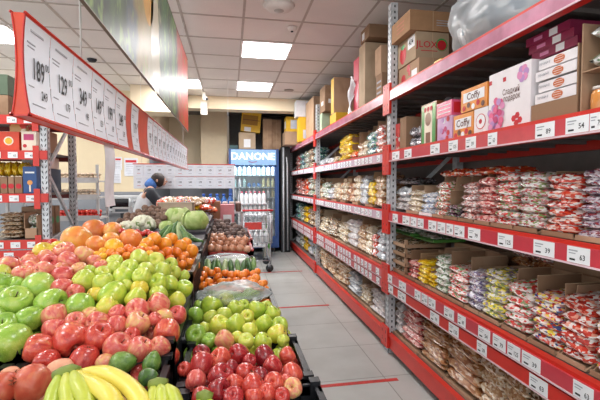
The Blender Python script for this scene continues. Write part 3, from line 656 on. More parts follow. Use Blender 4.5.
q = MB(); vs, fs = blob((0, 0, .22), (.25, (y1-y0)/2-.05, .28), 9, k=.3); q.add(vs, fs, ramp_mat('packed_cups', [(0, 'd4d9dc'), (.3, 'aab4ba'), (.55, 'e2e5e5'), (.8, '8c9ca8')], 16, .4, .3, 'voronoi', constant=True), True); q.build('packed_cups', t)
stackbox(441, 434, 447, 58, 66, label='small orange and yellow carton between the boxes and the clear sack', m=YEL, D=.08, zb=2.308)
# ---- middle rack
random.seed(21)
def bag_stack(*a, **k): stack(*a, **k)
w = 'middle rack upper shelf'
for k, (a, b2) in enumerate(((316.5, 322), (322, 326.5), (326.5, 331), (331, 336))):
    stack(1, 3, a, b2, 149+k % 2*2, 'clear' if k < 3 else 'cream', 1, f'{["first","second","third","fourth"][k]} whitish bag from the left post', w, dep=.2)
stack(1, 3, 337, 349, 129, 'yellow', 4, 'yellow sweets bag', 'yellow pile, '+w, cart=.35)
stack(1, 3, 349, 356, 147, 'orange', 1, 'orange sweets bag', 'brown carton, '+w, cart=2.0)
stack(1, 3, 356, 360.5, 133, 'tan', 2, 'beige bag', 'narrow carton left, '+w, cart=1.05)
stack(1, 3, 360.5, 365, 132, 'cream', 2, 'beige bag', 'narrow carton right, '+w, cart=1.05)
stack(1, 3, 365, 373, 126, 'teal', 3, 'blue and white sweets bag', 'blue white pile, '+w, cart=1.05)
stack(1, 3, 373.5, 381.5, 128, 'red', 4, 'red and white sweets bag', 'red pile by the post, '+w, cart=1.3)
ya, yb = span(316, 336, 140, 1.65); closed_box(ya, yb, 1.72, 2.02, 1.782, 2.04, CARD, 'brown carton lying behind the whitish bags, middle rack upper shelf', seam=False)
w = 'middle rack middle shelf'
for k, (a, b2, yt, p, n, nm) in enumerate(((317, 321, 180, 'cream', 2, 'cream'), (321, 327, 179, 'greenwhite', 3, 'green and white'), (327, 332, 181, 'clear', 2, 'whitish'), (332, 337, 179, 'cream', 3, 'cream and white'), (337, 341, 177, 'tan', 3, 'beige'), (341, 346, 177, 'cream', 3, 'cream'), (346, 353, 178, 'brown', 3, 'orange brown'), (353, 359, 176, 'cream', 4, 'cream'), (359, 366, 177, 'clear', 4, 'clear white'), (366, 373, 173, 'yellow', 3, 'bright yellow'), (373, 382, 175, 'tan', 4, 'beige'))):
    stack(1, 2, a, b2, yt, p, n, f'small {nm} sweets bag', f'{ORD[k]} pile from left, {w}', cart=1.03 if k % 2 else 0)
for k, (a, b2) in enumerate(((346, 354), (350, 362))):
    y0, y1 = at(b2, 173, X=1.55).y, at(a, 173, X=1.55).y
    closed_box(y0, y1, 1.52+.13*k, 1.62+.13*k, 1.50+.03*k, 1.57+.03*k, CARD2, f'pale carton lying on the bags, {["front","rear"][k]} one, middle rack', seam=False) if k == 0 else None
w = 'middle rack lower shelf'
for k, (a, b2, yt, p, n, nm, c) in enumerate(((318, 327, 213, 'cream', 3, 'cream', 1.1), (327.5, 335.5, 217, 'cocoa', 3, 'brown and cream', 1.1), (336, 346, 219, 'cream', 3, 'cream', 1.08), (346.5, 356, 219, 'white', 4, 'white', 1.08), (356.5, 364, 227, 'tan', 4, 'beige', 1.25), (364.5, 370.5, 229, 'cream', 4, 'cream and white', 1.1), (370.5, 375, 236, 'red', 3, 'red', 1.2), (375.5, 383, 232, 'clear', 4, 'whitish', 1.1))):
    stack(1, 1, a, b2, yt, p, n, f'small {nm} biscuit bag', f'{ORD[k]} carton from left, {w}', cart=c, dep=.26, cm=CARD2 if k in (0, 2, 3) else None)
w = 'middle rack bottom shelf'
for k, (a, b2, yt, p, n, nm, c) in enumerate(((317, 333, 247, 'tan', 4, 'beige', 0), (334, 347, 262, 'tan', 4, 'tan', 1.2), (347.5, 359, 275, 'clear', 4, 'whitish', 1.18), (359.5, 370, 288, 'cream', 4, 'cream', 1.45), (370.5, 384, 294, 'white', 4, 'white', 1.25))):
    stack(1, 0, a, b2, yt, p, n, f'clear bag of {nm} biscuits', f'{ORD[k]} pile from left, {w}', cart=c, dep=.28, col=2 if k == 0 else 1)
# on top of the middle rack
def lab(m, W, D, H): m.flat((0, W*.5, H*.55), -AY, AZ, W*.4, H*.25, WHITE, .001); m.flat((D*.3, 0, H*.6), AX, AZ, D*.25, H*.25, WHITE, .001)
YLB = mat('yellow_carton', 'e2b52c', .5)
PANEL = mat('printed_panel_grey', 'c9ccd8', .5)
stackbox(313.5, 306, 318.5, 96, 129, label='tall narrow brown carton on top of the racks near the middle post', D=.3, zb=2.308)
o, zt = stackbox(322, 316.5, 326, 113, 124, label='green and white packet under the small brown boxes, top of middle rack', m=mat('pack_pale_green', 'b9cdb0', .5), D=.25, zb=2.308, name='packet')
ztb = 2.309
o, zt = stackbox(325, 319, 333, 94, 111, label='small brown box with white label, middle of its stack, top of middle rack', deco=lab, D=.3, zb=zt+.002)
o, zt = stackbox(325, 320, 331, 85, 94, label='small plain brown box topmost above the labelled one, middle rack top', D=.26, zb=zt+.002)
o, zt = stackbox(336, 330, 350, 112, 118, label='low yellow carton under the big brown carton, top of middle rack', m=YLB, D=.42, zb=2.308)
def yl(m, W, D, H): m.flat((0, W*.5, H*.5), -AY, AZ, W*.92, H*.96, YLB, .001)
stackbox(334, 331, 354, 77, 110, label='big brown carton with yellow front on the top of middle rack', deco=yl, D=.5, zb=zt+.002)
stackbox(365, 359, 375, 42, 104, label='tall pale brown carton standing on top of middle rack', D=.32, zb=2.308, m=CARD2)
def dots(m, W, D, H):
    for k in range(3): m.flat((0, W*.5, H*(.3+.2*k)), -AY, AZ, W*.7, H*.07, GREYINK, .001)
o, zt = stackbox(382, 376, 388, 72, 94, label='printed brown carton just left of the near post on top of racks', deco=dots, D=.3, zb=2.308)
def ml(m, W, D, H): m.disc((D*.8, 0, H*.5), AX, AZ, .05, REDINK, .001); m.flat((0, W*.7, H*.4), -AY, AZ, W*.3, H*.5, WHITE, .001)
stackbox(369, 361, 384, 22, 41, X=1.43, label='brown carton with white label lying on the tall pale carton', deco=ml, D=.42, zb=at(364, 42, X=1.43).z+.004)
stackbox(381, 375, 386, 45, 71, label='plain brown carton on the printed carton beside the post', D=.3, zb=zt+.002)
# torn white paper and pink pack
y0, y1 = at(358.5, 90, X=1.45).y, at(353.5, 90, X=1.45).y
closed_box(y0, y1, 1.45, 1.7, 2.308, at(353, 62, X=1.45).z, mat('pink_red_pack', 'c8455a', .4), 'upright pinkish red pack wrapped in torn white plastic, middle rack top', 'wrapped_pack', seam=False, grp='boxes on top of the racks')
q = MB(); random.seed(5); vs = []
n1, n2 = 10, 6
for i in range(n1+1):
    for j in range(n2+1):
        u = i/n1; v_ = j/n2; vs.append((1.43-.03*math.sin(u*7+v_*3)-.04*(1-u)*v_, y1+.02+(v_-.8)*.11*(1-.3*u)+.04*math.sin(u*5), 2.312+u*.42+.03*math.sin(v_*6)))
fs = [(i*(n2+1)+j, i*(n2+1)+j+1, (i+1)*(n2+1)+j+1, (i+1)*(n2+1)+j) for i in range(n1) for j in range(n2)]
fs2 = [tuple(len(vs)+k for k in f[::-1]) for f in fs]; q.add(vs+[(a+.003, b, c) for a, b, c in vs], fs+fs2, mat('torn_white_plastic', 'e6e6ea', .3, coat=.3), True)
tag(q.build('plastic_wrap'), 'torn white plastic wrap hanging from the pinkish pack on the middle rack top', 'plastic wrap')
# far rack goods
cols3 = ['red', 'greenwhite', 'tan', 'teal', 'yellow', 'cocoa', 'orange', 'clear', 'redblue', 'greenpink']
nm3 = {'red': 'red and white', 'greenwhite': 'green and white', 'tan': 'tan', 'teal': 'blue green', 'yellow': 'yellow', 'cocoa': 'brown', 'orange': 'orange', 'clear': 'whitish', 'redblue': 'red and blue', 'greenpink': 'green and pink'}
plan = {3: ['red', 'teal', 'greenwhite', 'cocoa', 'teal'], 2: ['red', 'red', 'orange', 'greenwhite', 'tan'], 1: ['teal', 'greenwhite', 'yellow', 'cocoa', 'tan'], 0: ['clear', 'greenwhite', 'yellow', 'clear', 'greenwhite']}
tops = {3: .36, 2: .36, 1: .36, 0: .38}
for li in plan:
    y = 8.6
    for k, p in enumerate(plan[li]):
        n = 3 if li else 2; W = .44; H = tops[li]*random.uniform(.8, 1)
        for r in range(n):
            o = link('goods_pack', pillow_mesh(p, (k+r) % 6), None, (1.55, y-W/2, LEV[li]+.003+r*H/n)); o.scale = (.22, W*.95, H/n*1.1)
            tag(o, f'{nm3[p]} pack, {["lowest","second up","third up"][r]}, {ORD[k]} pile from left, far rack {LN[li]} shelf', 'pack', 'packs on the far rack')
        y -= .46
def wl(m, W, D, H): m.flat((D*.5, 0, H*.5), AX, AZ, D*.62, H*.6, PANEL, .001); m.flat((0, W*.5, H*.5), -AY, AZ, W*.6, H*.5, WHITE, .001)
zb = 2.309
def wl2(m, W, D, H): m.flat((D*.5, 0, H*.3), AX, AZ, D*.5, H*.35, PANEL, .001)
closed_box(7.95, 8.35, 1.12, 1.7, zb, 2.575, CARD, 'brown carton under the printed yellow carton on the far rack top', grp='boxes on top of the racks')
closed_box(7.98, 8.3, 1.15, 1.62, 2.577, 2.88, YLB, 'yellow carton with grey printed panel on top of the far rack', deco=wl, grp='boxes on top of the racks')
closed_box(7.34, 7.56, 1.3, 1.62, zb, 2.775, YLB, 'orange yellow carton standing under the white carton, far rack top', deco=wl2, grp='boxes on top of the racks')
closed_box(7.33, 7.57, 1.25, 1.6, 2.777, 3.08, mat('white_carton', 'd9dade', .6), 'white carton standing on the orange yellow carton, far rack top', grp='boxes on top of the racks')
t = thing('wooden_pallet', 'low wooden pallet board lying under the middle rack bottom shelf', 'pallet', (1.42, 4.3, 0))
WOOD = ramp_mat('pallet_wood', [(.3, 'a8845a'), (.7, 'c29e72')], 8, .7, 0, stretch=(1, .15, 1), spec=.2)
MB().box(0, .5, 0, 1.1, .1, .122, WOOD).build('deck', t)
for k in range(3): MB().box(0, .5, .0+.5*k, .1+.5*k, 0, .1, WOOD).build('block', t)

# ------------------------------------------------------------------ left rack (faces the camera)
t = thing('shelving_rack', 'left red and grey rack facing the camera behind the price sign', 'shelf rack', (-1.51, 3.63, 0))
def lp(x, y):
    m = MB(); W = .06
    m.box(x-W, x, y, y+.003, 0, 2.6, STEEL).box(x-W, x-W+.003, y, y+.05, 0, 2.6, STEEL).box(x-.003, x, y, y+.05, 0, 2.6, STEEL).box(x-W, x, y+.048, y+.05, 0, 2.6, STEEL)
    z = .7
    while z < 2.55:
        for s in (-1, 1): m.flat((x-W/2+s*.014, y, z), AX, (s*.35, 0, 1), .008, .024, SLOT, .0006)
        m.flat((x, y+.025, z+.02), AY, AZ, .01, .02, SLOT, .0006); z += .045
    return m
for x, y in ((0, 0), (0, .58), (-2.6, 0), (-2.6, .58)): lp(x, y).build('post', t)
for k, (a, b2) in enumerate((((-.03, .05, 1.62), (-.03, .58, 2.1)), ((-.03, .05, 1.6), (-.03, .58, 1.1)), ((-.03, .05, 1.0), (-.03, .58, 1.08)))):
    MB().bar(a, b2, .02, .03, STEEL).build('brace', t)
for z in (.45, 1.03, 1.42, 1.78, 2.07):
    bm_ = MB().box(-2.6, .0, -.02, .0, z-.075, z, RED).box(-2.6, 0, .6, .63, z-.06, z, mat('beam_dark_red', '7a2a26', .5)).build('beam', t)
    MB().box(-.105, -.058, -.024, -.018, z-.13, z+.04, RED).build('beam_connector', bm_)
    MB().box(-2.6, -.065, .0, .6, z-.02, z-.002, BOARD).build('shelf_board', t)
    if z in (1.03,): MB().box(-2.6, -.07, -.035, -.022, z-.16, z-.085, RED).build('price_rail', t)
    if z > .5:
        for k in range(7):
            q = MB(); q.flat((0, 0, 0), AX, AZ, .072, .05, WHITE, .002); q.text(('45', '62', '38')[k % 3], (.015, -.002, -.005), AX, AZ, .022, INK, .001); q.flat((-.02, -.002, .01), AX, AZ, .02, .004, GREYINK, .001)
            q.build('price_tag', t, (-.13-.125*k, -.021, z-.04))
            if z == 1.03: q.build('price_tag', t, (-.12-.18*k, -.036, z-.125))
def lbox(x0, x1, z0, h, m, label, deco=None, dy=.2, y0=3.66, name='food_box', seam=False):
    return closed_box(y0, y0+dy, x0, x1, z0, z0+h, m, label, name, deco, seam=seam, grp='goods on the left rack')
NOOD = ramp_mat('print_noodle', [(0, 'd83a22'), (.35, 'e8d8b8'), (.5, 'd9a860'), (.7, 'c92818'), (.9, 'f0e8e0')], 24, .35, .3, 'voronoi', constant=True)
def nd(m, W, D, H): m.disc((D*.45, 0, H*.5), AX, AZ, D*.26, CREAMP, .001); m.disc((D*.45, 0, H*.5), AX, AZ, D*.19, YEL, .0016)
def nd2(m, W, D, H): m.flat((D*.5, 0, H*.7), AX, AZ, D*.7, H*.32, DKPINK, .001); m.disc((D*.7, 0, H*.28), AX, AZ, D*.22, CREAMP, .001); m.disc((D*.22, 0, H*.24), AX, AZ, D*.14, REDINK, .001)
ORED = mat('print_orange_red', 'dc4522', .4)
lbox(-1.79, -1.665, 1.785, .155, mat('print_pale_red', 'e0a098', .4), 'red and cream cereal box right of the orange one, left rack', nd2) if False else None
lx = lambda px, py=140: at(px, py, Y=3.66).x
lbox(lx(0), lx(19), 1.783, .155, ORED, 'orange red noodle box, right one of its pair, left rack', nd)
lbox(lx(-20), lx(-.5), 1.783, .155, ORED, 'orange red noodle box at the left photo edge, left rack', nd)
lbox(lx(21.5), lx(36), 1.783, .16, CREAMP, 'cream and pink cereal box beside the rack post, left rack', nd2)
lbox(lx(6), lx(22), 1.942, .11, NOOD, 'red patterned box lying on top of the orange noodle box', y0=3.72)
lbox(lx(-10), lx(2), 1.42+.002, .28, mat('print_yellow_bag', 'd9b23a', .35), 'yellow pasta pack at the left photo edge, left rack', name='pasta_pack', dy=.15) if False else None
for k, (a, b2) in enumerate(((-8, -1), (0, 7), (8, 13.5), (14.5, 22))):
    x0, x1 = lx(a, 175), lx(b2, 175)
    q = MB(); W = x1-x0; q.box(0, W, 0, .25, 0, .14, CARD); q.disc((W/2, 0, .06), AX, AZ, .022, REDINK, .001)
    tag(q.build('display_carton', None, (x0, 3.66, 1.422)), f'low brown carton under a yellow pasta pack, {ORD[k]} from left, left rack', 'carton', 'low cartons under the pasta packs')
    o = link('pasta_pack', pillow_mesh('yellow', k), None, ((x0+x1)/2, 3.78, 1.563)); o.scale = (W*.95, .14, .13); tag(o, f'yellow pasta pack upright on its carton, {ORD[k]} from left, left rack', 'pack', 'yellow pasta packs on the left rack')
NAVY = mat('print_navy', '27508a', .4)
def nv(m, W, D, H): m.disc((D*.5, 0, H*.4), AX, AZ, D*.2, mat('print_flame', 'e09a50', .4), .001); m.flat((D*.5, 0, H*.78), AX, AZ, D*.7, H*.06, WHITE, .001); m.flat((D*.5, 0, H*.18), AX, AZ, D*.12, H*.25, CREAMP, .001)
lbox(lx(23, 178), lx(36.5, 178), 1.422, .225, NAVY, 'navy blue box with orange print beside the left rack post', nv)
for k in range(6):
    x0, x1 = lx(-3, 220), lx(20, 220)
    o = link('noodle_pack', pillow_mesh('tan' if k % 2 else 'cocoa', k), None, ((x0+x1)/2, 3.80, 1.033+.036*k)); o.scale = (x1-x0, .24, .042)
    tag(o, f'flat brown noodle pack, {["lowest","second up","third up","fourth up","fifth up","topmost"][k]} in its pile, left rack', 'pack', 'noodle packs piled on the left rack')
x0, x1 = lx(24, 220), lx(37, 220); W = x1-x0
q = MB(); q.box(0, W, 0, .22, 0, .005, CARD).box(0, W, 0, .005, 0, .09, CARD).box(0, .005, 0, .22, 0, .22, CARD).box(W-.005, W, 0, .22, 0, .2, CARD).box(0, W, .215, .22, 0, .22, CARD)
tag(q.build('display_carton', None, (x0, 3.66, 1.033)), 'cut cardboard carton of green packs beside the left rack post', 'carton')
for k in range(2): o = link('green_pack', pillow_mesh('greenwhite', k), None, (x0+W/2, 3.78, 1.04+k*.1)); o.scale = (W*.85, .18, .1); tag(o, f'green and white pack in the cut carton, {["lower","upper"][k]} one, left rack', 'pack', 'green packs in the cut carton')
# goods seen through the open side
lbox(-1.86, -1.63, 1.422, .22, mat('print_dark_blue', '2a3a50', .4), 'dark blue box at the back of the left rack seen from its side', lambda m, W, D, H: (m.flat((D, W*.3, H*.3), AY, AZ, W*.3, H*.14, WHITE, .001)), dy=.24, y0=3.95)
lbox(-1.86, -1.63, 1.645, .1, mat('print_offwhite', 'd9d2c8', .5), 'off white box lying on the dark blue box, left rack side', dy=.2, y0=3.95)
for k in range(2): lbox(-1.86, -1.63, 1.033, .26, CARD, f'brown carton at the back of the left rack, {["nearer","farther"][k]} one, third shelf', lambda m, W, D, H: m.disc((D, W*.5, H*.5), AY, AZ, .035, GREEN, .001), dy=.1, y0=3.92+.12*k, name='cardboard_box')
lbox(-1.9, -1.64, 1.783, .2, CARD, 'brown carton on the upper shelf at the back of the left rack', dy=.22, y0=3.93, name='cardboard_box')
for k in range(2): lbox(-2.4, lx(8, 100)+.0, 2.074+.17*k, .165, [CARD, mat('green_mesh_crate', '5c6f58', .7)][k], ['brown carton on the top of the left rack by the sign end', 'grey green crate on the brown carton, left rack top'][k], dy=.35, name=['cardboard_box', 'storage_crate'][k])

# ------------------------------------------------------------------ hanging price sign
SX = -.53; SRED = mat('sign_red_plastic', 'd42f22', .3, coat=.4); SHEET = mat('price_sheet', 'dfe4ec', .45, var=.015, coat=.2)
t = thing('price_sign', 'long red hanging price sign with white sheets above the left fruit', 'sign', (SX, 1.19, 1.69))
def prof(z): k = z/.275; return .023-.045*k*(1-k)-.005*k
LS = 4.15; ZN = 8
q = MB()
for sgn in (1, -1):
    vs = []; 
    for i in range(ZN+1):
        z = .275*i/ZN; x = -.03+sgn*prof(z)
        vs += [(x, 0, z), (x, LS, z), (x-sgn*.003, 0, z), (x-sgn*.003, LS, z)]
    fs = []
    for i in range(ZN): a = 4*i; fs += [(a, a+1, a+5, a+4), (a+2, a+6, a+7, a+3), (a, a+4, a+6, a+2), (a+1, a+3, a+7, a+5)]
    q.add(vs, fs, SRED, False)
q.build('backing', t)
q = MB(); q.tube([(-.03+prof(0), 0, 0), (-.03+prof(0), LS, 0)], .006, SRED, 8).tube([(-.03-prof(0), 0, 0), (-.03-prof(0), LS, 0)], .006, SRED, 8).box(-.06, 0, 0, LS, -.004, .0, SRED); q.build('bottom_channel', t)
q = MB(); q.tube([(-.03+prof(.275), 0, .275), (-.03+prof(.275), LS, .275)], .004, SRED, 8).tube([(-.03-prof(.275), 0, .275), (-.03-prof(.275), LS, .275)], .004, SRED, 8); q.build('top_channel', t)
q = MB()
for i in range(ZN): z0, z1 = .275*i/ZN, .275*(i+1)/ZN; q.add([(-.03-prof(z0), .004, z0), (-.03+prof(z0), .004, z0), (-.03+prof(z1), .004, z1), (-.03-prof(z1), .004, z1)], [(0, 1, 2, 3)], mat('sign_end_red', 'e04a28', .25, coat=.3))
q.build('end_cap', t)
nums = ['189', '129', '349', '149', '199', '249', '179', '99', '159', '89', '139', '119', '229', '79', '109', '169', '209', '69', '299', '59', '149']
ys = [0.005, .16, .34, .535, .69, .868]
ys2 = [(.005, .156), (.158, .337), (.339, .53), (.534, .686), (.69, .862), (.868, 1.06), (1.175, 1.345)]
y = 1.62
while y < LS-.19: ys2.append((y, y+.178)); y += .19
for k, (a, b2) in enumerate(ys2):
    q = MB(); W = b2-a; vs = []
    for i in range(ZN+1):
        z = .006+.26*i/ZN; x = -.03+prof(z)+.0012; vs += [(x, a, z), (x, b2, z)]
    q.add(vs, [(2*i, 2*i+1, 2*i+3, 2*i+2) for i in range(ZN)], SHEET, True)
    def T(s, yy, z, size, mt, sx=.8): q.text(s, (-.03+prof(z)+.0012, yy, z), AY, AZ, size, mt, .0025, sx)
    def L_(yy, z, w_, h_, mt): q.flat((-.03+prof(z)+.0012, yy, z), AY, AZ, w_, h_, mt, .0012)
    T(nums[k], a+W*.5, .135, .085, INK, .6); T('00', a+W*.87, .16, .032, INK, .8); T(nums[(k+5) % 20], a+W*.66, .068, .038, INK, .7)
    L_(a+W*.45, .24, W*.5, .006, GREYINK); L_(a+W*.25, .205, W*.3, .004, GREYINK); L_(a+W*.25, .194, W*.25, .003, GREYINK); L_(a+W*.2, .085, W*.2, .003, GREYINK); L_(a+W*.4, .035, W*.5, .003, GREYINK)
    for i_ in range(5): L_(b2-.001, .04+.045*i_, .0012, .04, GREYINK)
    q.build('price_sheet', t)
WIRE = mat('thin_wire', 'd6d3cf', .4)
for yy in (1.65, 5.0): tag(MB().tube([(SX-.03, yy, 1.97), (SX-.03, yy, CEIL-.005)], .0035, WIRE, 6).build('hanging_wire'), f'thin white wire holding the {"near" if yy < 3 else "far"} end of the red price sign', 'wire')
# paper strip hanging from the sign
ya, yb = at(103, 150, X=-.55).y, at(112.5, 150, X=-.55).y
q = MB(); vs = []; 
for i in range(13):
    z = 1.685-.288*i/12; xx = .004*math.sin(i*.5); s_ = .012*i/12
    vs += [(xx, ya+s_, z), (xx+.002*math.sin(i*.6), yb+s_, z)]
vs += [(a-.0015, b_, c) for a, b_, c in vs]
q.add(vs, [(2*i, 2*i+1, 2*i+3, 2*i+2) for i in range(12)]+[(26+2*i, 28+2*i, 29+2*i, 27+2*i) for i in range(12)], mat('thin_bag_roll_paper', 'e4e6ec', .4), True)
tag(q.build('paper_strip', None, (-.545, 0, 0)), 'white strip of paper hanging down from the red price sign', 'paper strip')

# ------------------------------------------------------------------ hanging produce poster
def poster_mat():
    m = bpy.data.materials.new('produce_poster_print'); m.use_nodes = True; nt = m.node_tree; b = nt.nodes['Principled BSDF']; N = nt.nodes.new; L = nt.links.new
    tc = N('ShaderNodeTexCoord'); sx = N('ShaderNodeSeparateXYZ'); L(tc.outputs['Object'], sx.inputs[0])
    nz = N('ShaderNodeTexNoise'); nz.inputs['Scale'].default_value = 5; nz.inputs['Detail'].default_value = 3
    mp = N('ShaderNodeMapping'); mp.inputs['Scale'].default_value = (1, 1.5, 1.1); L(tc.outputs['Object'], mp.inputs[0]); L(mp.outputs[0], nz.inputs['Vector'])
    m1 = N('ShaderNodeMath'); m1.operation = 'MULTIPLY_ADD'; m1.inputs[1].default_value = .55; L(nz.outputs['Fac'], m1.inputs[0]); 
    m0 = N('ShaderNodeMath'); m0.operation = 'SUBTRACT'; m0.inputs[1].default_value = .275; L(sx.outputs['Y'], m0.inputs[0]); L(m0.outputs[0], m1.inputs[2])
    mr = N('ShaderNodeMapRange'); mr.inputs['From Min'].default_value = 0; mr.inputs['From Max'].default_value = 3.55; L(m1.outputs[0], mr.inputs['Value'])
    r = N('ShaderNodeValToRGB'); e = r.color_ramp.elements
    st = [(0, '2e4a24'), (.08, '5d7a3e'), (.13, '1e2c1c'), (.18, '3f5a2e'), (.22, '22361e'), (.26, '46565a'), (.3, '8a7848'), (.34, 'a08c60'), (.38, '988a60'), (.4, 'a8a488'), (.45, 'b8b290'), (.475, '1c2e22'), (.54, '35603a'), (.6, '16241c'), (.65, '48702c'), (.7, '1c2c24'), (.745, 'a82c1c'), (.85, 'c83a24')]
    while len(e) < len(st): e.new(.5)
    for i, (p_, c) in enumerate(st): e[i].position = p_; e[i].color = lin(c)
    L(mr.outputs[0], r.inputs['Fac'])
    n2 = N('ShaderNodeTexNoise'); n2.inputs['Scale'].default_value = 9; L(mp.outputs[0], n2.inputs['Vector']); r2 = N('ShaderNodeValToRGB'); r2.color_ramp.elements[0].position = .55; r2.color_ramp.elements[1].position = .66; r2.color_ramp.elements[0].color = (0, 0, 0, 1); r2.color_ramp.elements[1].color = (.6, .6, .6, 1)
    L(n2.outputs['Fac'], r2.inputs['Fac']); mx = N('ShaderNodeMixRGB'); L(r2.outputs['Color'], mx.inputs['Fac']); L(r.outputs['Color'], mx.inputs['Color1']); mx.inputs['Color2'].default_value = lin('7f9f4c')
    L(mx.outputs['Color'], b.inputs['Base Color']); b.inputs['Roughness'].default_value = .38; b.inputs['Specular IOR Level'].default_value = .22; b.inputs['Coat Weight'].default_value = 0; b.inputs['Coat Roughness'].default_value = .3
    return m
t = thing('produce_poster', 'long hanging glossy poster showing vegetables above the red price sign', 'poster', (-.445, 1.05, 2.075))
PL = 3.42
MB().box(-.01, 0, 0, PL, 0, .78, poster_mat()).build('print_panel', t)
q = MB(); q.box(-.012, .002, 0, PL, -.004, 0, mat('poster_edge_dark', '6e6450', .4)).box(-.012, .002, 0, PL, .78, .784, mat('poster_edge_dark', '6e6450', .4)); q.build('edge_strip', t)
YB2 = mat('poster_yellow_pepper', 'd8a010', .3, coat=.5); LEEK = mat('poster_leek_white', 'bcb698', .3, coat=.5)
q = MB(); q.disc((.0005, 1.3, .52), AY, AZ, .16, YB2, .0006, 24, .2); q.build('printed_pepper', t)
q = MB(); q.disc((.0005, 1.5, .3), AY, AZ, .13, LEEK, .0006, 28, .33); q.build('printed_leek', t)
for yy in (1.5, 4.2): tag(MB().tube([(-.45, yy, 2.86), (-.45, yy, CEIL-.005)], .003, WIRE, 6).build('hanging_wire'), f'thin wire holding the {"near" if yy < 3 else "far"} end of the vegetable poster', 'wire')

# ------------------------------------------------------------------ second price board facing the camera
t = thing('price_board', 'white and red price board hanging crosswise beyond the fruit', 'sign', (-1.42, 6.2, 1.43))
W = 1.5
MB().box(0, W, .0, .02, 0, .37, mat('board_white', 'e6e8ec', .4)).build('backing', t)
q = MB().box(-.005, W+.005, -.008, .024, .365, .378, SRED); q.box(.6, W, -.006, 0, .18, .184, REDINK).build('red_edge', t)
for r in range(2):
    for k in range(10):
        q = MB(); x0 = .008+k*.149; z0 = .006+.184*r; q.box(x0, x0+.137, -.006, -.001, z0, z0+.17, SHEET)
        q.text(nums[(k+r*7) % 20], (x0+.07, -.006, z0+.09), AX, AZ, .04, INK, .001, .8); q.flat((x0+.07, -.0065, z0+.14), AX, AZ, .08, .006, GREYINK); q.flat((x0+.07, -.0065, z0+.04), AX, AZ, .05, .005, GREYINK if k % 4 else REDINK)
        q.build('price_sheet', t)
for k, x in enumerate((-1.3, -.02)): tag(MB().tube([(x, 6.21, 1.808), (x, 6.21, CEIL-.005)], .003, WIRE, 6).build('hanging_wire'), f'thin wire above the {["left","right"][k]} end of the crosswise price board', 'wire')

# ------------------------------------------------------------------ fridge
BLUE = mat('fridge_blue', '2a4f8c', .35, coat=.4)
t = thing('drinks_fridge', 'tall blue and white glass fridge for dairy at the aisle end', 'fridge', (-.02, 8.5, 0))
q = MB(); Wf, Hf, Df = 1.08, 2.26, .7
q.box(0, .05, 0, Df, .1, Hf, BLUE).box(Wf-.05, Wf, 0, Df, .1, Hf, BLUE).box(0.05, Wf-.05, 0, Df, .1, .32, BLUE).box(.05, Wf-.05, Df-.03, Df, .32, Hf, mat('fridge_back_white', 'dfe8ec', .4)).box(.05, Wf-.05, .1, Df-.03, Hf-.04, Hf, BLUE)
q.build('body', t)
for x in (.08, Wf-.14):
    for y in (.05, Df-.1): MB().box(x, x+.05, y, y+.05, 0, .1, BLACK).build('foot', t)
q = MB().box(.05, Wf-.06, .0, .1, Hf-.34, Hf-.02, mat('fridge_header_lit', '8db4dc', .3, emis='90b8e8', estr=.22)); h_ = q.build('header', t)
q = MB(); q.text('DANONE', (Wf/2-.02, -.002, Hf-.17), AX, AZ, .21, mat('header_lettering', 'f4f8fc', .4, emis='ffffff', estr=.9), .003, 1.05); q.tube([(Wf/2-.12, -.006, Hf-.275), (Wf/2-.04, -.006, Hf-.295), (Wf/2+.06, -.006, Hf-.275)], .008, mat('header_smile', 'a85a8c', .4), 6); q.build('lettering', h_)
for k, z in enumerate((.34, .72, .95, 1.2, 1.435, 1.7)):
    MB().box(.05, Wf-.05, .12, Df-.03, z-.015, z, mat('fridge_shelf', 'cfdde2', .3)).build('shelf', t); 
dr = MB(); dr.box(.05, .075, .02, .05, .32, 1.9, BLUE).box(Wf-.085, Wf-.05, .02, .05, .32, 1.9, BLUE).box(.05, Wf-.05, .02, .05, .32, .35, BLUE).box(.05, Wf-.05, .02, .05, 1.87, 1.9, BLUE)
dd = dr.build('door', t); MB().box(.075, Wf-.085, .03, .035, .35, 1.87, film_mat('door_glass', 'e8f4f8', .04, .05)).build('glass_pane', dd); MB().box(.09, .11, -.01, .02, 1.0, 1.4, STEEL).build('handle', dd)
ld = bpy.data.lights.new('fridge_light', 'AREA'); ld.shape = 'RECTANGLE'; ld.size = .9; ld.size_y = .1; ld.energy = 9; ld.color = (.85, .97, 1)
lo = bpy.data.objects.new('fridge_light', ld); COL.objects.link(lo); lo.location = (Wf/2, .14, 1.89); lo.parent = t
def bottle_mesh(cap, body, h=.2, r=.032, name='milk_bottle'):
    m = MB(); m.lathe([(0, 0), (r*.9, 0), (r, h*.06), (r, h*.6), (r*.85, h*.72), (r*.42, h*.84), (r*.4, h*.92)], body, 12); b_ = m.mesh(name)
    m = MB(); m.lathe([(r*.48, h*.9), (r*.48, h), (0, h)], cap, 12); c = m.mesh('cap'); return b_, c
MILK = mat('milk_white_bottle', 'e6eaec', .25, coat=.4); CAPS = [mat('cap_teal', '3aa0a8', .4), mat('cap_pink', 'd8607c', .4), mat('cap_blue', '2c5fc0', .4), mat('cap_yellow', 'd8c060', .4), mat('cap_white', 'e8e8ea', .4)]
BM = {k: bottle_mesh(c, b_, hh, rr) for k, c, b_, hh, rr in (('teal', CAPS[0], mat('bottle_pale_teal', 'b8dcd8', .3, coat=.3), .2, .034), ('pink', CAPS[1], MILK, .22, .04), ('blue', CAPS[2], mat('water_blue', '2f6db8', .2, coat=.5), .28, .045), ('yellow', CAPS[3], mat('bottle_cream', 'dcd4a0', .3, coat=.3), .19, .035), ('white', CAPS[4], MILK, .2, .036), ('lowblue', CAPS[2], mat('tub_blue', '5c8cc0', .3), .09, .04))}
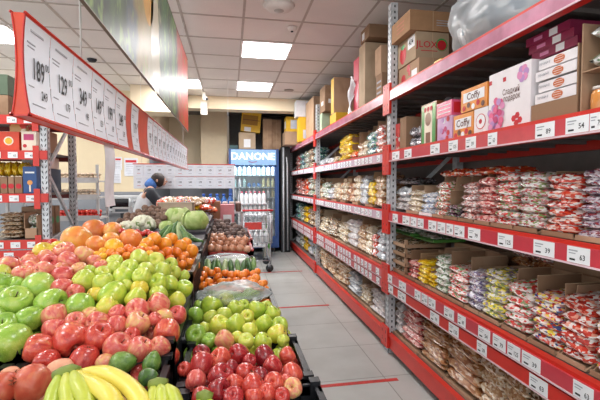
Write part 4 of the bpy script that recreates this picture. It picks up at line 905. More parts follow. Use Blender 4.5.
BN = {'teal': 'pale teal bottle', 'pink': 'white bottle with pink cap', 'blue': 'blue water bottle', 'yellow': 'cream bottle', 'white': 'white bottle', 'lowblue': 'small blue tub'}
def bottle(kind, x, y, z, label, grp):
    o = link('bottle', BM[kind][0], None, (x, y, z)); c = link('cap', BM[kind][1], o); tag(o, label, 'bottle', grp); return o
for s_, (z, ks) in enumerate(((1.7, ['teal']*3+['white']+['teal']*3+['white', 'white']), (1.435, ['teal', 'white', 'teal', 'lowblue', 'lowblue', 'lowblue', 'yellow', 'yellow', 'yellow']), (1.2, ['pink', 'white', 'lowblue', 'white', 'white', 'lowblue', 'yellow', 'white', 'yellow']), (.95, ['white']*9), (.72, ['teal', 'white']*4+['teal']), (.34, ['white']*9))):
    for k, kd in enumerate(ks): bottle(kd, .11+k*.105, 8.72, z+.002, f'{BN[kd]} in the fridge, {ORD[k]} from left on shelf {["one","two","three","four","five","six"][s_]} from top', 'bottles and tubs in the fridge')
# things on the fridge
z0 = 2.265
def yb_(m, W, D, H): m.flat((D*.45, 0, H*.6), AX, AZ, D*.8, H*.5, mat('box_ochre_print', 'a07428', .6), .001); m.flat((D*.35, 0, H*.12), AX, AZ, D*.35, H*.22, WHITE, .002); m.flat((D*.5, 0, H*.6), AX, AZ, D*.9, .012, CHOC, .003)
closed_box(8.62, 8.85, .2, .56, z0, 2.62, CARD2, 'brown carton with white paper on the fridge, under the yellow carton', deco=lambda m, W, D, H: m.flat((D*.5, 0, H*.35), AX, AZ, D*.4, H*.5, WHITE, .001), grp='cartons on the fridge')
o = closed_box(8.65, 8.9, .24, .66, 2.625, 3.05, YLB, 'tilted yellow carton on top of the fridge', deco=yb_, grp='cartons on the fridge'); o.rotation_euler = (0, math.radians(5), 0); o.location.z = 2.66
closed_box(8.65, 8.9, .73, .925, z0, 2.93, CARD, 'tall brown carton on the fridge, left of two upright ones', grp='cartons on the fridge')
closed_box(8.65, 8.9, .93, 1.13, z0, 2.92, CARD, 'tall brown carton on the fridge, right of two upright ones', grp='cartons on the fridge')
closed_box(8.6, 8.8, 0, .18, z0, 2.34, mat('teal_dark_box', '3c5a5c', .6), 'low dark box at the left end of the fridge top', grp='cartons on the fridge', seam=False)
# black cooler seen edge on with grey handle
t = thing('black_cooler', 'dark upright cooler with long grey handles between fridge and racks', 'cooler', (1.1, 8.45, 0))
MB().box(0, .2, .0, .8, 0, 2.3, mat('cooler_black', '1d2024', .4)).build('body', t)
MB().tube([(.05, -.03, .02), (.05, -.03, 2.3)], .018, STEEL, 10).build('handle', t); MB().tube([(.12, 0, 2.08), (.12, -.04, 2.04), (.13, -.05, 1.9), (.14, -.05, .05)], .015, STEEL, 10).build('handle', t)

# ------------------------------------------------------------------ cart
CH = mat('cart_chrome', 'b4b8be', .25, metal=.7)
t = thing('shopping_cart', 'wire shopping cart with red panel standing in the aisle end', 'shopping cart', (.2, 6.55, 0))
q = MB(); Wc, Lc = .5, .75
for k in range(15):
    x = Wc*k/14; q.tube([(x, 0, .5), (x, -.02, .98)], .0035, CH, 5, smooth=False).tube([(x, Lc, .5), (x, Lc+.02, .98)], .0035, CH, 5)
for k in range(16):
    y = Lc*k/15; q.tube([(0, y, .5), (-.01, y, .98)], .0035, CH, 5).tube([(Wc, y, .5), (Wc+.01, y, .98)], .0035, CH, 5); q.tube([(0, y, .5), (Wc, y, .5)], .003, CH, 5)
for z in (.5, .62, .74, .86, .98): q.tube([(-.005, -.01, z), (Wc+.005, -.01, z), (Wc+.005, Lc+.01, z), (-.005, Lc+.01, z), (-.005, -.01, z)], .0055, CH, 6)
q.build('basket', t)
q = MB()
for x in (.03, Wc-.03): q.tube([(x, -.05, 1.05), (x, .0, .5), (x, .02, .14)], .012, CH, 8).tube([(x, .02, .2), (x, Lc-.02, .17)], .012, CH, 8).tube([(x, Lc-.05, .5), (x, Lc-.02, .14)], .012, CH, 8)
q.tube([(.03, .03, .2), (Wc-.03, .03, .2)], .01, CH, 8); q.build('frame', t)
MB().tube([(-.01, -.06, 1.06), (Wc+.01, -.06, 1.06)], .016, REDINK, 10).build('handle', t)
pn = MB().box(.02, .32, -.035, -.022, .74, .86, SRED).build('red_panel', t)
for x in (.05, Wc-.04):
    for y in (.04, Lc-.04):
        c = MB().box(x-.022, x+.022, y-.02, y+.02, .09, .15, CH).build('caster', t)
        MB().tube([(x-.012, y-.02, .065), (x+.012, y+.02, .065)], .063, BLACK, 18).build('wheel', c)
# loose bottles in the cart and crates of bottles behind it
for r in range(2):
    for k in range(5): bottle('white', .26+.09*k, 6.66+.1*r, .507, f'white bottle in the cart, {ORD[k]} from left, {["near","rear"][r]} row', 'bottles in the cart')
SHR = film_mat('shrink_film', 'f4f4f4', .15, .1)
def pack_of(kind, x, y, z, nx, ny, lab, step=.085, h=.24):
    for i in range(nx):
        for j in range(ny): bottle(kind, x+step*(i+.5), y+step*(j+.5), z, f'{BN[kind]}, {ORD[i]} from left, {["front","rear"][j]} row, {lab}', 'bottles in packs behind the cart')
t = thing('pallet_stand', 'white metal stand holding tiers of bottle packs behind the cart', 'stand', (.16, 7.5, 0))
for k, z in enumerate((.3, .62, .9, 1.13)):
    MB().box(0, .56, 0, .42, z-.02, z, mat('stand_white', 'c9c9cc', .5)).build('shelf', t)
for x in (0, .54):
    for y in (0, .4): MB().box(x, x+.02, y, y+.02, 0, 1.3 if y else 1.14, mat('stand_white', 'c9c9cc', .5)).build('leg', t)
for k, (z, kd) in enumerate(((.302, 'white'), (.622, 'white'), (.902, 'pink'), (1.132, 'pink'))): pack_of(kd, .185, 7.54, z, 6, 2, f'{["bottom","second","third","top"][k]} tier')
t = thing('promotional_stand', 'green and white promotional stand right of the cart in front of fridge', 'stand', (.66, 7.75, 0))
MB().box(0, .14, 0, .3, 0, 1.0, mat('stand_offwhite', 'd0d8d0', .4)).build('body', t)
q = MB(); q.add([(.0, -.002, .25), (.14, -.002, .2), (.14, -.002, .62), (.02, -.002, .75)], [(0, 1, 2, 3)], mat('leaf_green_print', '58b040', .4)); q.build('green_print', t)
for k in range(4):
    o = MB().box(0, .11, 0, .08, 0, .07, ORED).build('red_pack', None, (.56+.035*k, 7.72-.1*(k % 2)+.2, 1.003+.0*k)) if False else None
# ------------------------------------------------------------------ left background: shelves of vegetables, counter, microwave, scale, papers
t = thing('vegetable_shelf', 'grey metal shelves of mushrooms and tomatoes behind the left rack', 'shelf', (-2.75, 5.4, 0))
SG = mat('shelf_pale_grey', 'b4b4b4', .5)
for z in (1.06, 1.33, 1.545):
    s_ = MB().box(0, 1.08, 0, .45, z-.02, z, SG).build('shelf_board', t); MB().box(0, 1.08, -.01, 0, z-.03, z+.035, SG).build('front_lip', s_)
for x in (0, 1.05):
    for y in (.02, .42): MB().box(x, x+.03, y, y+.03, 0, 1.75, SG).build('post', t)
MUSH = mat('mushroom_skin', 'cdb9a0', .7, var=.2); TOMR = ramp_mat('tomato_skin', [(.3, 'b82018'), (.7, 'd83a26')], 5, .25, .5)
q = MB(); q.ball((0, 0, .6), 1, MUSH, 12, 6, (1, 1, .65)).lathe([(.3, -.2), (.32, .4)], MUSH, 8); mush = q.mesh('mushroom')
def round_mesh(m, sq=(1, 1, .9), n=12, k=8): q = MB(); q.ball((0, 0, 0), 1, m, n, k, sq); return q.mesh()
tom = round_mesh(TOMR)
for li, (z, me, nm, r) in enumerate(((1.547, mush, 'mushroom', .03), (1.332, mush, 'mushroom', .03), (1.062, tom, 'tomato', .034))):
    for i in range(9):
        for j in range(2):
            for h in range(2):
                o = link(nm, me, None, (-2.12+.052*i+random.uniform(-.008, .008), 5.44+.09*j, z+(.02 if nm == 'mushroom' else r)+.042*h)); o.scale = (r, r, r); o.rotation_euler = (random.uniform(-.4, .4) if nm == 'mushroom' else 0, 0, random.uniform(0, 6))
                tag(o, f'pale mushroom in the {"upper" if li == 0 else "middle"} tray of the grey vegetable shelves' if li < 2 else 'red tomato in the lowest tray of the grey vegetable shelves', 'mushroom' if li < 2 else 'tomato', f'{"mushrooms" if li < 2 else "tomatoes"} on {["upper","middle","lowest"][li]} grey shelf')
t = thing('counter', 'grey counter along the cream wall carrying the microwave', 'counter', (-2.9, 6.45, 0))
MB().box(0, 1.75, 0, .6, 1.02, 1.05, mat('counter_top_grey', '74777c', .4)).build('top', t); MB().box(.02, 1.73, .03, .58, .05, 1.02, GREYW).build('body', t); MB().box(.02, 1.73, .06, .58, 0, .05, BLACK).build('plinth', t)
t = thing('microwave', 'white microwave oven with dark door window on the grey counter', 'microwave', (-1.9, 6.6, 1.053))
MW = mat('microwave_white', 'd2d6d8', .35, coat=.2)
MB().box(0, .46, .01, .36, .012, .255, MW).build('body', t)
d_ = MB().box(.005, .345, -.004, .01, .02, .25, MW).build('door', t); MB().box(.03, .31, -.008, -.004, .06, .215, mat('dark_glass', '16181c', .1)).build('window', d_); MB().tube([(.33, -.02, .05), (.33, -.02, .22)], .007, MW, 8).build('handle', d_)
c_ = MB().box(.35, .455, -.003, .01, .02, .25, MW).build('control_panel', t)
for z in (.08, .17): MB().tube([(.402, -.02, z), (.402, -.003, z)], .024, mat('knob_grey', 'a8acb0', .4), 14).build('knob', c_)
for x in (.03, .41):
    for y in (.03, .32): MB().box(x, x+.02, y, y+.02, 0, .012, BLACK).build('foot', t)
t = thing('scale_table', 'low dark table under the weighing scale behind the fruit', 'table', (-1.64, 4.45, 0))
MB().box(0, .6, 0, .5, .9, .93, mat('table_dark', '4a4440', .6)).build('top', t)
for x in (.02, .54):
    for y in (.02, .44): MB().box(x, x+.04, y, y+.04, 0, .9, STEEL).build('leg', t)
t = thing('weighing_scale', 'weighing scale with white display head on a dark pole', 'scale', (-1.22, 4.62, .932))
MB().box(-.15, .15, -.12, .14, 0, .06, BLACK).build('base', t); MB().box(-.16, .16, -.15, .15, .06, .075, STEEL).build('platform', t)
MB().box(-.02, .02, .15, .18, .03, .24, BLACK).build('pole', t); hd = MB().box(-.1, .1, .13, .19, .235, .3, MW).build('display_head', t); MB().box(-.07, .07, .127, .13, .25, .28, mat('display_grey', '5c6870', .2)).build('screen', hd)
for k, (a, b2, c, d2, nm) in enumerate(((112, 157, 122, 170, 'paper notice with red heading, upper left one on the cream wall'), (112, 170, 121, 183, 'plain paper notice, lower left one on the cream wall'), (124, 158, 138, 176, 'paper notice with red title at right on the cream wall'))):
    p0 = at(a, b2, Y=7.44); p1 = at(c, d2, Y=7.44)
    q = MB().box(p0.x, p1.x, 7.44, 7.448, p1.z, p0.z, mat('notice_paper', 'd8dce4', .5)); W = p1.x-p0.x; H = p0.z-p1.z; cx = (p0.x+p1.x)/2
    o = q.build('wall_notice'); tag(o, nm, 'notice', 'paper notices on the cream wall')
    q = MB()
    if k != 1: q.flat((cx, 7.44, p0.z-H*.18), AX, AZ, W*.8, H*.14, REDINK)
    for j in range(5): q.flat((cx, 7.44, p0.z-H*(.36+.12*j)), AX, AZ, W*.7, .006, GREYINK)
    q.build('printing', o)

# ------------------------------------------------------------------ display tables and crates
def table(name, label, x0, x1, y0, y1, z):
    t = thing(name, label, 'table', (x0, y0, 0)); W = x1-x0; L = y1-y0
    MB().box(0, W, 0, L, z-.04, z, mat('display_table_grey', '5a5854', .6)).build('top', t); MB().box(.03, W-.03, .03, L-.03, .1, z-.04, mat('display_panel_dark', '3a3836', .6)).build('panel', t)
    for x in (.0, W-.05):
        for y in (.0, L/2, L-.05): MB().box(x, x+.05, y, y+.05, 0, z-.04, BLACK).build('leg', t)
table('display_table', 'long low table under the left fruit crates', -1.02, -.17, .55, 4.2, .78)
table('display_table', 'long low table under the right fruit crates beside the aisle', -.155, .2, .62, 4.55, .74)
def crate(x0, x1, y0, y1, z0, z1, label, m=BLACK, rz=0, grp='black plastic fruit crates', name='plastic_crate', liner=0):
    W = x1-x0; L = y1-y0; H = z1-z0; q = MB(); e = .009
    q.box(e, W-e, e, L-e, 0, .006, m)
    def wall(ax, c, a0, a1, s):
        def bx(u0, u1, v0, v1, th=e):
            lo, hi = (c, c+th) if s > 0 else (c-th, c)
            if ax == 'x': q.box(lo, hi, u0, u1, v0, v1, m)
            else: q.box(u0, u1, lo, hi, v0, v1, m)
        bx(a0, a1, 0, .02); bx(a0, a1, H-.035, H-.006); bx(a0, a1, H-.006, H, .018)
        bx(a0, a1, H*.5-.006, H*.5+.006, e*.7)
        n = max(3, int((a1-a0)/.03)); 
        for i in range(n+1): u = a0+(a1-a0-.008)*i/n; bx(u, u+.008, .02, H-.035, e*.7)
        for u in (a0, a1-.05): bx(u, u+.05, 0, H, e)
    wall('x', 0, e, L-e, 1); wall('x', W, e, L-e, -1); wall('y', 0, 0, W, 1); wall('y', L, 0, W, -1)
    for x in (0, W):
        for y in (0, L):
            q.box(min(x, x+(.028 if x == 0 else -.028)), max(x, x+(.028 if x == 0 else -.028)), min(y, y+(.028 if y == 0 else -.028)), max(y, y+(.028 if y == 0 else -.028)), H-.03, H+.012, m)
    o = tag(q.build(name, None, (x0, y0, z0), rz), label, 'crate', grp)
    if liner: MB().box(.012, W-.012, .012, L-.012, .006, liner-z0, LINER).build('liner', o)
    return o
# left columns
rows = [(.6, 1.165, 1.0), (1.18, 1.755, 1.03), (1.77, 2.345, 1.1), (2.36, 2.935, 1.1), (2.95, 3.525, 1.12), (3.54, 4.2, 1.12)]
rn = ['nearest', 'second', 'third', 'fourth', 'fifth', 'farthest']
for c, (xa, xb) in enumerate(((-.572, -.166), (-.985, -.58))):
    for k, (ya, yb, z) in enumerate(rows):
        crate(xa, xb, ya, yb, .782, z, f'black plastic crate, {rn[k]} in the {["right","left"][c]} column of the left stall', liner=(0, 0, 0, 1.13, 1.15, 1.17)[k])
# right column
rr = [(.72, 1.045, .95, .055), (1.055, 1.365, .95, .045), (1.375, 1.99, .95, .02), (2.0, 2.4, .94, -.01), (2.41, 2.93, .95, -.01)]
for k, (ya, yb, z, xc) in enumerate(rr):
    crate(xc-.19, xc+.185, ya, yb, .742, z, f'black plastic crate holding {["nothing visible, front corner at the photo bottom","the dark red apples","the yellow green apples","small tangerines","cucumbers and white radishes"][k]}', liner=(0, 0, 0, 0, .86)[k])
RCR = mat('red_crate_plastic', 'b5352c', .4, coat=.2)
crate(-.205, .178, 3.0, 3.5, .742, .985, 'red plastic crate of onions on the right stall', RCR, grp='red crates', liner=.95)
crate(-.215, .2, 3.51, 4.5, .742, 1.0, 'red crate of potatoes behind the onions', RCR, grp='red crates', liner=1.0)

# ------------------------------------------------------------------ fruit meshes
def lerp(tab, v):
    if v <= tab[0][0]: return tab[0][1]
    for (a, b), (c, d) in zip(tab, tab[1:]):
        if v <= c: return b+(d-b)*(v-a)/(c-a)
    return tab[-1][1]
TL = [(.7, 1.0), (1.1, 1.0), (1.3, 1.08), (1.5, 1.17), (1.75, 1.235), (2.1, 1.25), (2.5, 1.19), (3, 1.2), (4.2, 1.23)]
TE = [(1.0, 1.0), (1.3, 1.05), (1.7, 1.11), (2.3, 1.14), (2.6, 1.14), (3, 1.16)]
def SL(x, y): return min(lerp(TL, y), lerp(TE, y)+max(0, -.2-x)*.9)
def SR(x, y): return .955+.03*max(0, 1-((x-.02)/.19)**2) if y < 2.95 else 1.0+(y-3)*.07
def surf(px, py, S):
    r = ray(px, py); hi = .5
    while hi < 12:
        hi += .02
        if EYE+r.z*hi <= S(r.x*hi, r.y*hi): break
    lo = hi-.02
    for _ in range(12):
        m = (lo+hi)/2
        if EYE+r.z*m <= S(r.x*m, r.y*m): hi = m
        else: lo = m
    return Vector((r.x*hi, r.y*hi, EYE+r.z*hi)), hi
def apple_geo(seed, ht=.92, n=22):
    prof = [(0, -.66), (.1, -.7), (.22, -.8), (.36, -.86), (.55, -.8), (.74, -.62), (.9, -.34), (.98, 0), (1.0, .22), (.97, .45), (.86, .68), (.66, .84), (.44, .89), (.26, .82), (.12, .66), (0, .55)]
    vs = []
    for r, z in prof:
        for j in range(n):
            q = 2*PI*j/n; w_ = 1+.022*math.cos(5*q+seed)*(1 if z < 0 else .4)+.05*noise.noise(Vector((math.cos(q)*1.5+seed, math.sin(q)*1.5, z)))
            vs.append((r*w_*math.cos(q), r*w_*math.sin(q), z*ht*(1+.04*math.cos(q+seed))))
    k = len(prof); fs = [(i*n+j, i*n+(j+1) % n, (i+1)*n+(j+1) % n, (i+1)*n+j) for i in range(k-1) for j in range(n)]
    return vs, fs
STEM = mat('apple_stem', '5a4026', .7)
AG = [apple_geo(1.3, 1.04), apple_geo(4.7, 1.1), apple_geo(8.2, .98)]
q = MB(); q.tube([(0, 0, .55), (.04, .02, .78), (.1, .05, .95)], [.032, .028, .04], STEM, 6); STEM_ME = q.mesh('stem')
CAL = mat('apple_calyx', '6a5436', .8)
q = MB()
for k in range(5): a = 2*PI*k/5; q.add([(0, 0, -.7), (.12*math.cos(a-.4), .12*math.sin(a-.4), -.74), (.17*math.cos(a), .17*math.sin(a), -.83), (.12*math.cos(a+.4), .12*math.sin(a+.4), -.74)], [(0, 3, 2, 1)], CAL)
CAL_ME = q.mesh('calyx')
SK = {
 'green': ramp_mat('skin_green_apple', [(.25, '6f9a2c'), (.5, '94bc42'), (.75, 'b4cc5c')], 1.6, .3, .35, rnd=.2, fine=(14, 'dbe6a4', .35)),
 'yg': ramp_mat('skin_yellow_green_apple', [(.25, '9eb83a'), (.5, 'bccb4a'), (.75, 'd4d45c')], 1.5, .32, .3, rnd=.3, fine=(14, 'ecebaa', .3)),
 'yel': ramp_mat('skin_yellow_apple', [(.25, 'd0c038'), (.5, 'e0c845'), (.78, 'e8b856')], 1.4, .32, .3, rnd=.3),
 'gy': ramp_mat('skin_golden_apple', [(.22, '9cbc3a'), (.45, 'bfce44'), (.7, 'd6d24c'), (.85, 'dcb858')], 1.3, .3, .35, rnd=.45, fine=(14, 'eef0a8', .3)),
 'pink': ramp_mat('skin_pink_apple', [(.22, 'c23a3c'), (.45, 'd25850'), (.6, 'df7e68'), (.78, 'e0b476')], 1.5, .34, .3, rnd=.25, stretch=(2, 2, .8), fine=(16, 'efb898', .35)),
 'py': ramp_mat('skin_pink_yellow_apple', [(.25, 'd8605a'), (.45, 'e08c6c'), (.62, 'e2b072'), (.8, 'd8c468')], 1.4, .34, .3, rnd=.35, stretch=(2, 2, .8)),
 'red': ramp_mat('skin_red_apple', [(.25, 'b02a26'), (.5, 'c43c30'), (.68, 'd65a44'), (.85, 'dc8a5a')], 1.5, .3, .45, rnd=.3, stretch=(2.4, 2.4, .6), fine=(16, 'e8a088', .3)),
 'dred': ramp_mat('skin_dark_red_apple', [(.25, '7c1620'), (.5, 'a02028'), (.7, 'b83232'), (.88, 'd0685a')], 1.5, .27, .5, rnd=.4, stretch=(2.4, 2.4, .6), fine=(16, 'd88c7c', .3)),
 'gf': ramp_mat('skin_grapefruit', [(.25, 'e0703c'), (.5, 'e88c40'), (.75, 'eeb04a')], 1.2, .38, .25, rnd=.25, bump=.15, fine=(22, 'f2b878', .25)),
 'or': ramp_mat('skin_orange', [(.3, 'ee8a18'), (.7, 'f5a026')], 1.6, .36, .3, rnd=.2, bump=.15),
 'tg': ramp_mat('skin_tangerine', [(.3, 'e66e14'), (.6, 'f0841e'), (.8, 'f49630')], 1.6, .34, .35, rnd=.4, bump=.15),
 'ty': ramp_mat('skin_yellow_citrus', [(.3, 'eea818'), (.7, 'f5be2c')], 1.6, .36, .3, rnd=.2, bump=.15),
 'tom': TOMR,
 'peach': ramp_mat('skin_peach', [(.25, 'e0866a'), (.5, 'e8a684'), (.75, 'eec098')], 1.3, .6, 0, rnd=.2),
 'pom': ramp_mat('skin_pomegranate', [(.25, 'b8402c'), (.5, 'c65a3e'), (.75, 'd07a52')], 1.6, .42, .2, rnd=.1, fine=(10, 'a86848', .3)),
}
ME = {}
for k in ('green', 'yg', 'yel', 'gy', 'pink', 'py', 'red', 'dred', 'peach'):
    ME[k] = []
    for g_ in AG: q = MB(); q.add(g_[0], g_[1], SK[k], True); ME[k].append(q.mesh('apple'))
for k, sq in (('gf', (1, 1, .9)), ('or', (1, 1, .97)), ('tg', (1, 1, .82)), ('ty', (1, 1, .86)), ('tom', (1, 1, .85))):
    ME[k] = []
    for s_ in range(2): q = MB(); q.ball((0, 0, 0), 1, SK[k], 22, 14, sq, .05, 3+s_*4, 1.6); ME[k].append(q.mesh('citrus'))
q = MB(); q.tube([(0, 0, .78), (0, 0, .86)], [.09, .07], mat('citrus_button', '7f8a3a', .8), 8); BTN = {'gf': q.mesh('stem_button')}
q = MB(); q.tube([(0, 0, .92), (0, 0, 1.0)], [.08, .06], mat('citrus_button', '7f8a3a', .8), 8); BTN['or'] = q.mesh('stem_button')
q = MB(); q.tube([(0, 0, .76), (0, 0, .86)], [.1, .07], mat('citrus_button', '7f8a3a', .8), 8); BTN['tg'] = BTN['ty'] = q.mesh('stem_button')
KN = {'green': ('green_apple', 'large bright green apple', 'apple'), 'yg': ('yellow_green_apple', 'pale yellow green apple', 'apple'), 'yel': ('yellow_apple', 'yellow apple', 'apple'), 'gy': ('golden_apple', 'golden green apple', 'apple'),
      'pink': ('pink_apple', 'pinkish red apple', 'apple'), 'py': ('blushed_apple', 'yellow apple with pink blush', 'apple'), 'red': ('red_apple', 'red apple', 'apple'), 'dred': ('dark_red_apple', 'dark red apple', 'apple'), 'gf': ('grapefruit', 'large orange pink grapefruit', 'grapefruit'),
      'or': ('orange', 'bright orange', 'orange'), 'tg': ('tangerine', 'small orange tangerine', 'tangerine'), 'ty': ('yellow_tangerine', 'small yellow tangerine', 'tangerine'), 'tom': ('tomato', 'red tomato', 'tomato'), 'peach': ('peach', 'pale pink peach', 'peach')}
LEFT = '''pink 10 266 20;py 28 264 18;yel 43 253 19;yel 59 248 15;tom 54 244 12;pink 23 275 20;py 46 259 16;pink 48 265 18;py 54 272 16;py 65 253 20;pink 68 262 19;pink 68 275 20;py 46 277 18;yg 3 273 15;green 39 284 31;green 7 285 22;
pink 30 257 9;gf 77 240 28;gf 95 231 23;gf 112 231 19;gf 96 245 19;gf 111 240 17;ty 114 248 19;gf 131 239 21;py 83 257 19;ty 95 255 9;ty 102 257 9;tg 110 253 9;tg 116 256 9;tg 121 251 9;tg 127 256 9;tg 128 249 9;tg 136 250 9;ty 103 252 9;ty 101 264 8;
py 95 261 13;py 83 271 15;py 95 268 13;yg 115 263 16;yg 113 270 15;yg 139 258 17;yg 130 269 18;yg 103 274 15;or 155 240 14;or 147 244 13;or 164 244 14;or 173 240 12;or 179 245 13;or 191 251 14;or 186 243 11;
tg 148 250 8;tg 155 250 9;tg 167 252 11;tg 177 253 11;tg 160 254 8;ty 150 254 8;tg 170 259 9;tg 182 258 8;tg 189 262 9;tg 182 265 10;tg 185 255 8;tg 137 250 9;ty 143 247 8;yg 156 261 17;yg 171 265 14;yg 145 271 17;yg 161 272 17;yg 176 273 13;
green 18 301 30;green 50 303 27;green 4 312 23;green 29 320 24;green 17 325 26;green 11 338 35;green 3 290 17;green 14 284 15;pink 52 318 24;pink 60 326 22;pink 63 291 21;green 80 306 27;
yg 84 283 22;yel 95 296 15;yg 104 284 20;gy 115 295 25;gy 102 307 20;gy 122 279 20;yg 143 279 18;yel 136 289 17;gy 137 298 20;pink 118 314 17;pink 137 311 23;pink 101 323 21;pink 79 324 20;pink 116 324 20;py 137 323 23;pink 73 290 17;
gy 157 283 19;gy 170 284 16;gy 183 289 17;yg 158 294 18;gy 177 301 17;yg 183 276 12;pink 159 305 22;pink 175 316 18;py 165 317 18;red 45 348 27;red 50 362 24;red 75 333 32;red 96 341 28;pink 121 342 26;red 80 360 27;py 106 360 17;pink 137 349 24;
red 167 331 25;red 127 337 16;pink 160 347 19;pink 151 320 13;peach 11 376 18;peach 62 368 28;yg 88 270 12;yg 122 291 12;py 92 314 16;pink 33 268 16'''
RIGHT = '''gy 211 306 20;gy 225 301 17;yg 235 309 16;green 195 315 17;green 196 335 20;gy 218 326 19;gy 235 325 19;green 209 341 15;py 226 340 18;gy 247 317 14;gy 250 330 15;yg 246 342 16;yg 223 315 15;yg 206 328 12;green 201 306 12;gy 236 337 12;gy 257 310 18;gy 272 315 15;gy 265 324 17;yg 279 326 17;gy 277 334 18;gy 262 342 17;yg 213 317 14;yg 243 306 12;yg 266 308 13;yg 283 340 12;
dred 201 354 17;dred 202 365 22;red 221 359 21;dred 238 355 20;pink 196 380 20;dred 220 377 24;dred 220 390 22;red 235 386 18;dred 234 398 20;dred 264 355 19;red 287 356 17;dred 273 366 18;red 292 373 19;red 274 383 20;dred 249 361 13;red 248 373 19;red 250 387 24;red 266 393 17;py 293 388 19;red 281 396 16;red 187 369 14;red 255 397 18;red 205 396 18;dred 232 368 14;dred 259 375 15;red 286 380 12;
tg 197 270 9;tg 204 275 9;tg 211 273 8;tg 218 277 9;tg 225 273 8;tg 217 271 8;tg 232 275 9;tg 242 275 9;tg 209 282 9;tg 200 280 8;tg 196 276 8;tg 221 282 9;tg 229 281 8;tg 236 281 8;tg 244 281 8;tg 251 280 8;tg 256 278 9;tg 247 273 8;tg 253 274 8;tg 260 284 9;tg 255 283 8;tg 251 288 8;tg 243 286 8;tg 194 284 8;tg 261 290 8;tg 203 286 9;tg 212 288 9;tg 222 288 9;tg 233 288 9;tg 238 274 8;tg 206 270 8;tg 257 272 8'''
def parse(s): return [(a.split()[0],)+tuple(float(v) for v in a.split()[1:]) for a in s.replace('\n', '').split(';') if a.strip()]
def place(lst, S, where, grp, under):
    random.seed(11); P_ = []
    for kd, x, y, w_ in lst:
        p, D = surf(x, y, S); P_.append([kd, p, w_/2*D/390*1.04, x, y])
    for it in range(14):
        for i in range(len(P_)):
            for j in range(i+1, len(P_)):
                d = P_[j][1]-P_[i][1]; s_ = (P_[i][2]+P_[j][2])*.88
                if d.length < s_ and d.length > 1e-6:
                    mv = d.normalized()*(s_-d.length)*.25; P_[i][1] = P_[i][1]-mv; P_[j][1] = P_[j][1]+mv
    # rows and order for the labels
    zones = {}
    for f in P_: zones.setdefault(f[0], []).append(f)
    for kd, fs in zones.items():
        fs.sort(key=lambda f: f[4]); nrow = max(1, round(len(fs)/7)); per = math.ceil(len(fs)/nrow)
        for r in range(nrow):
            ch = sorted(fs[r*per:(r+1)*per], key=lambda f: f[3])
            for k, f in enumerate(ch):
                rown = 'only row' if nrow == 1 else ['farthest', 'second farthest', 'third farthest', 'fourth farthest', 'fifth farthest', 'sixth farthest', 'seventh farthest'][r]+' row'
                if r == nrow-1 and nrow > 1: rown = 'nearest row'
                f.append(f'{KN[kd][1]}, {ORD[k]} from left in its {rown}, {where}')
    out = []
    def mk(kd, p, r, label, g_, flip=None):
        o = link(KN[kd][0], random.choice(ME[kd]), None, p); o.scale = (r, r, r)
        tv = Vector((0, 0, 0))-p; tv.z = .35
        if kd in BTN or kd == 'tom':
            o.rotation_euler = (random.uniform(-.9, .9), random.uniform(-.9, .9), random.uniform(0, 6))
        else:
            d = Vector((random.gauss(0, .8), random.gauss(-.5, .6), random.choice((.8, .8, .4, -.5))))
            o.rotation_euler = d.to_track_quat('Z', 'Y').to_euler()
        tag(o, label, KN[kd][2], g_)
        if kd in BTN: link('stem_button', BTN[kd], o)
        elif kd != 'tom':
            if random.random() < .45: link('stem', STEM_ME, o)
            link('calyx', CAL_ME, o)
        return o
    for f in P_: mk(f[0], f[1], f[2], f[5], grp); out.append((f[0], f[1], f[2]))
    x0, x1, y0, y1, sp, dz = under; top = list(out)
    y = y0; row = 0
    while y < y1:
        x = x0+(sp/2 if row % 2 else 0)
        while x < x1:
            nb = min(top, key=lambda f: (f[1].x-x)**2+(f[1].y-y)**2); dd = math.hypot(nb[1].x-x, nb[1].y-y)
            if nb[0] in ('peach',) : nbk = 'peach'
            else: nbk = nb[0]
            r = min(.042, max(.026, nb[2])); z = min(S(x, y), nb[1].z+.02)-dz
            if dd < .16:
                p = Vector((x+random.uniform(-.006, .006), y+random.uniform(-.006, .006), z))
                for _ in range(6):
                    if all((f[1]-p).length > (f[2]+r)*.9 for f in out): break
                    p.z -= .012
                o = mk(nbk, p, r, f'{KN[nbk][1]} half hidden under the top layer, {where}', 'lower layer, '+grp); out.append((nbk, p, r))
            x += sp
        y += sp*.87; row += 1
    return out
FL = place(parse(LEFT), SL, 'left fruit heap', 'fruit in the left heap', (-.95, -.2, 1.0, 2.35, .088, .072))
FR = place(parse(RIGHT), SR, 'right crates', 'fruit in the right crates', (-.12, .2, 1.09, 2.38, .078, .055))

# ------------------------------------------------------------------ pomegranates, avocados, bananas
def pome(px, py, w_, tip, label):
    p, D = surf(px, py, lambda x, y: 1.015); r = w_/2*D/390
    t = link('pomegranate', (lambda q: (q.ball((0, 0, 0), 1, SK['pom'], 24, 16, (1, 1, .94), .09, 2, 1.8), q.mesh())[1])(MB()), None, p); t.scale = (r, r, r)
    q = MB()
    q.tube([(0, 0, .85), (0, 0, 1.0)], [.24, .2], SK['pom'], 12, cap=False)
    for k in range(6):
        a = 2*PI*k/6; q.add([(.17*math.cos(a-.45), .17*math.sin(a-.45), .98), (.17*math.cos(a+.45), .17*math.sin(a+.45), .98), (.25*math.cos(a), .25*math.sin(a), 1.2)], [(0, 1, 2)], mat('pome_crown', '8a4a30', .7))
    q.ball((0, 0, .93), .15, mat('pome_crown_inner', '4a3020', .9), 8, 5, (1, 1, .3)); q.build('crown', t)
    t.rotation_euler = Vector(tip).to_track_quat('Z', 'Y').to_euler(); tag(t, label, 'pomegranate', 'pomegranates in the front crate')
pome(32, 383, 36, (-.4, -.5, .35), 'reddish pomegranate with visible crown left of the bananas')
pome(2, 388, 32, (.5, .6, .6), 'reddish pomegranate cut by the left photo edge')
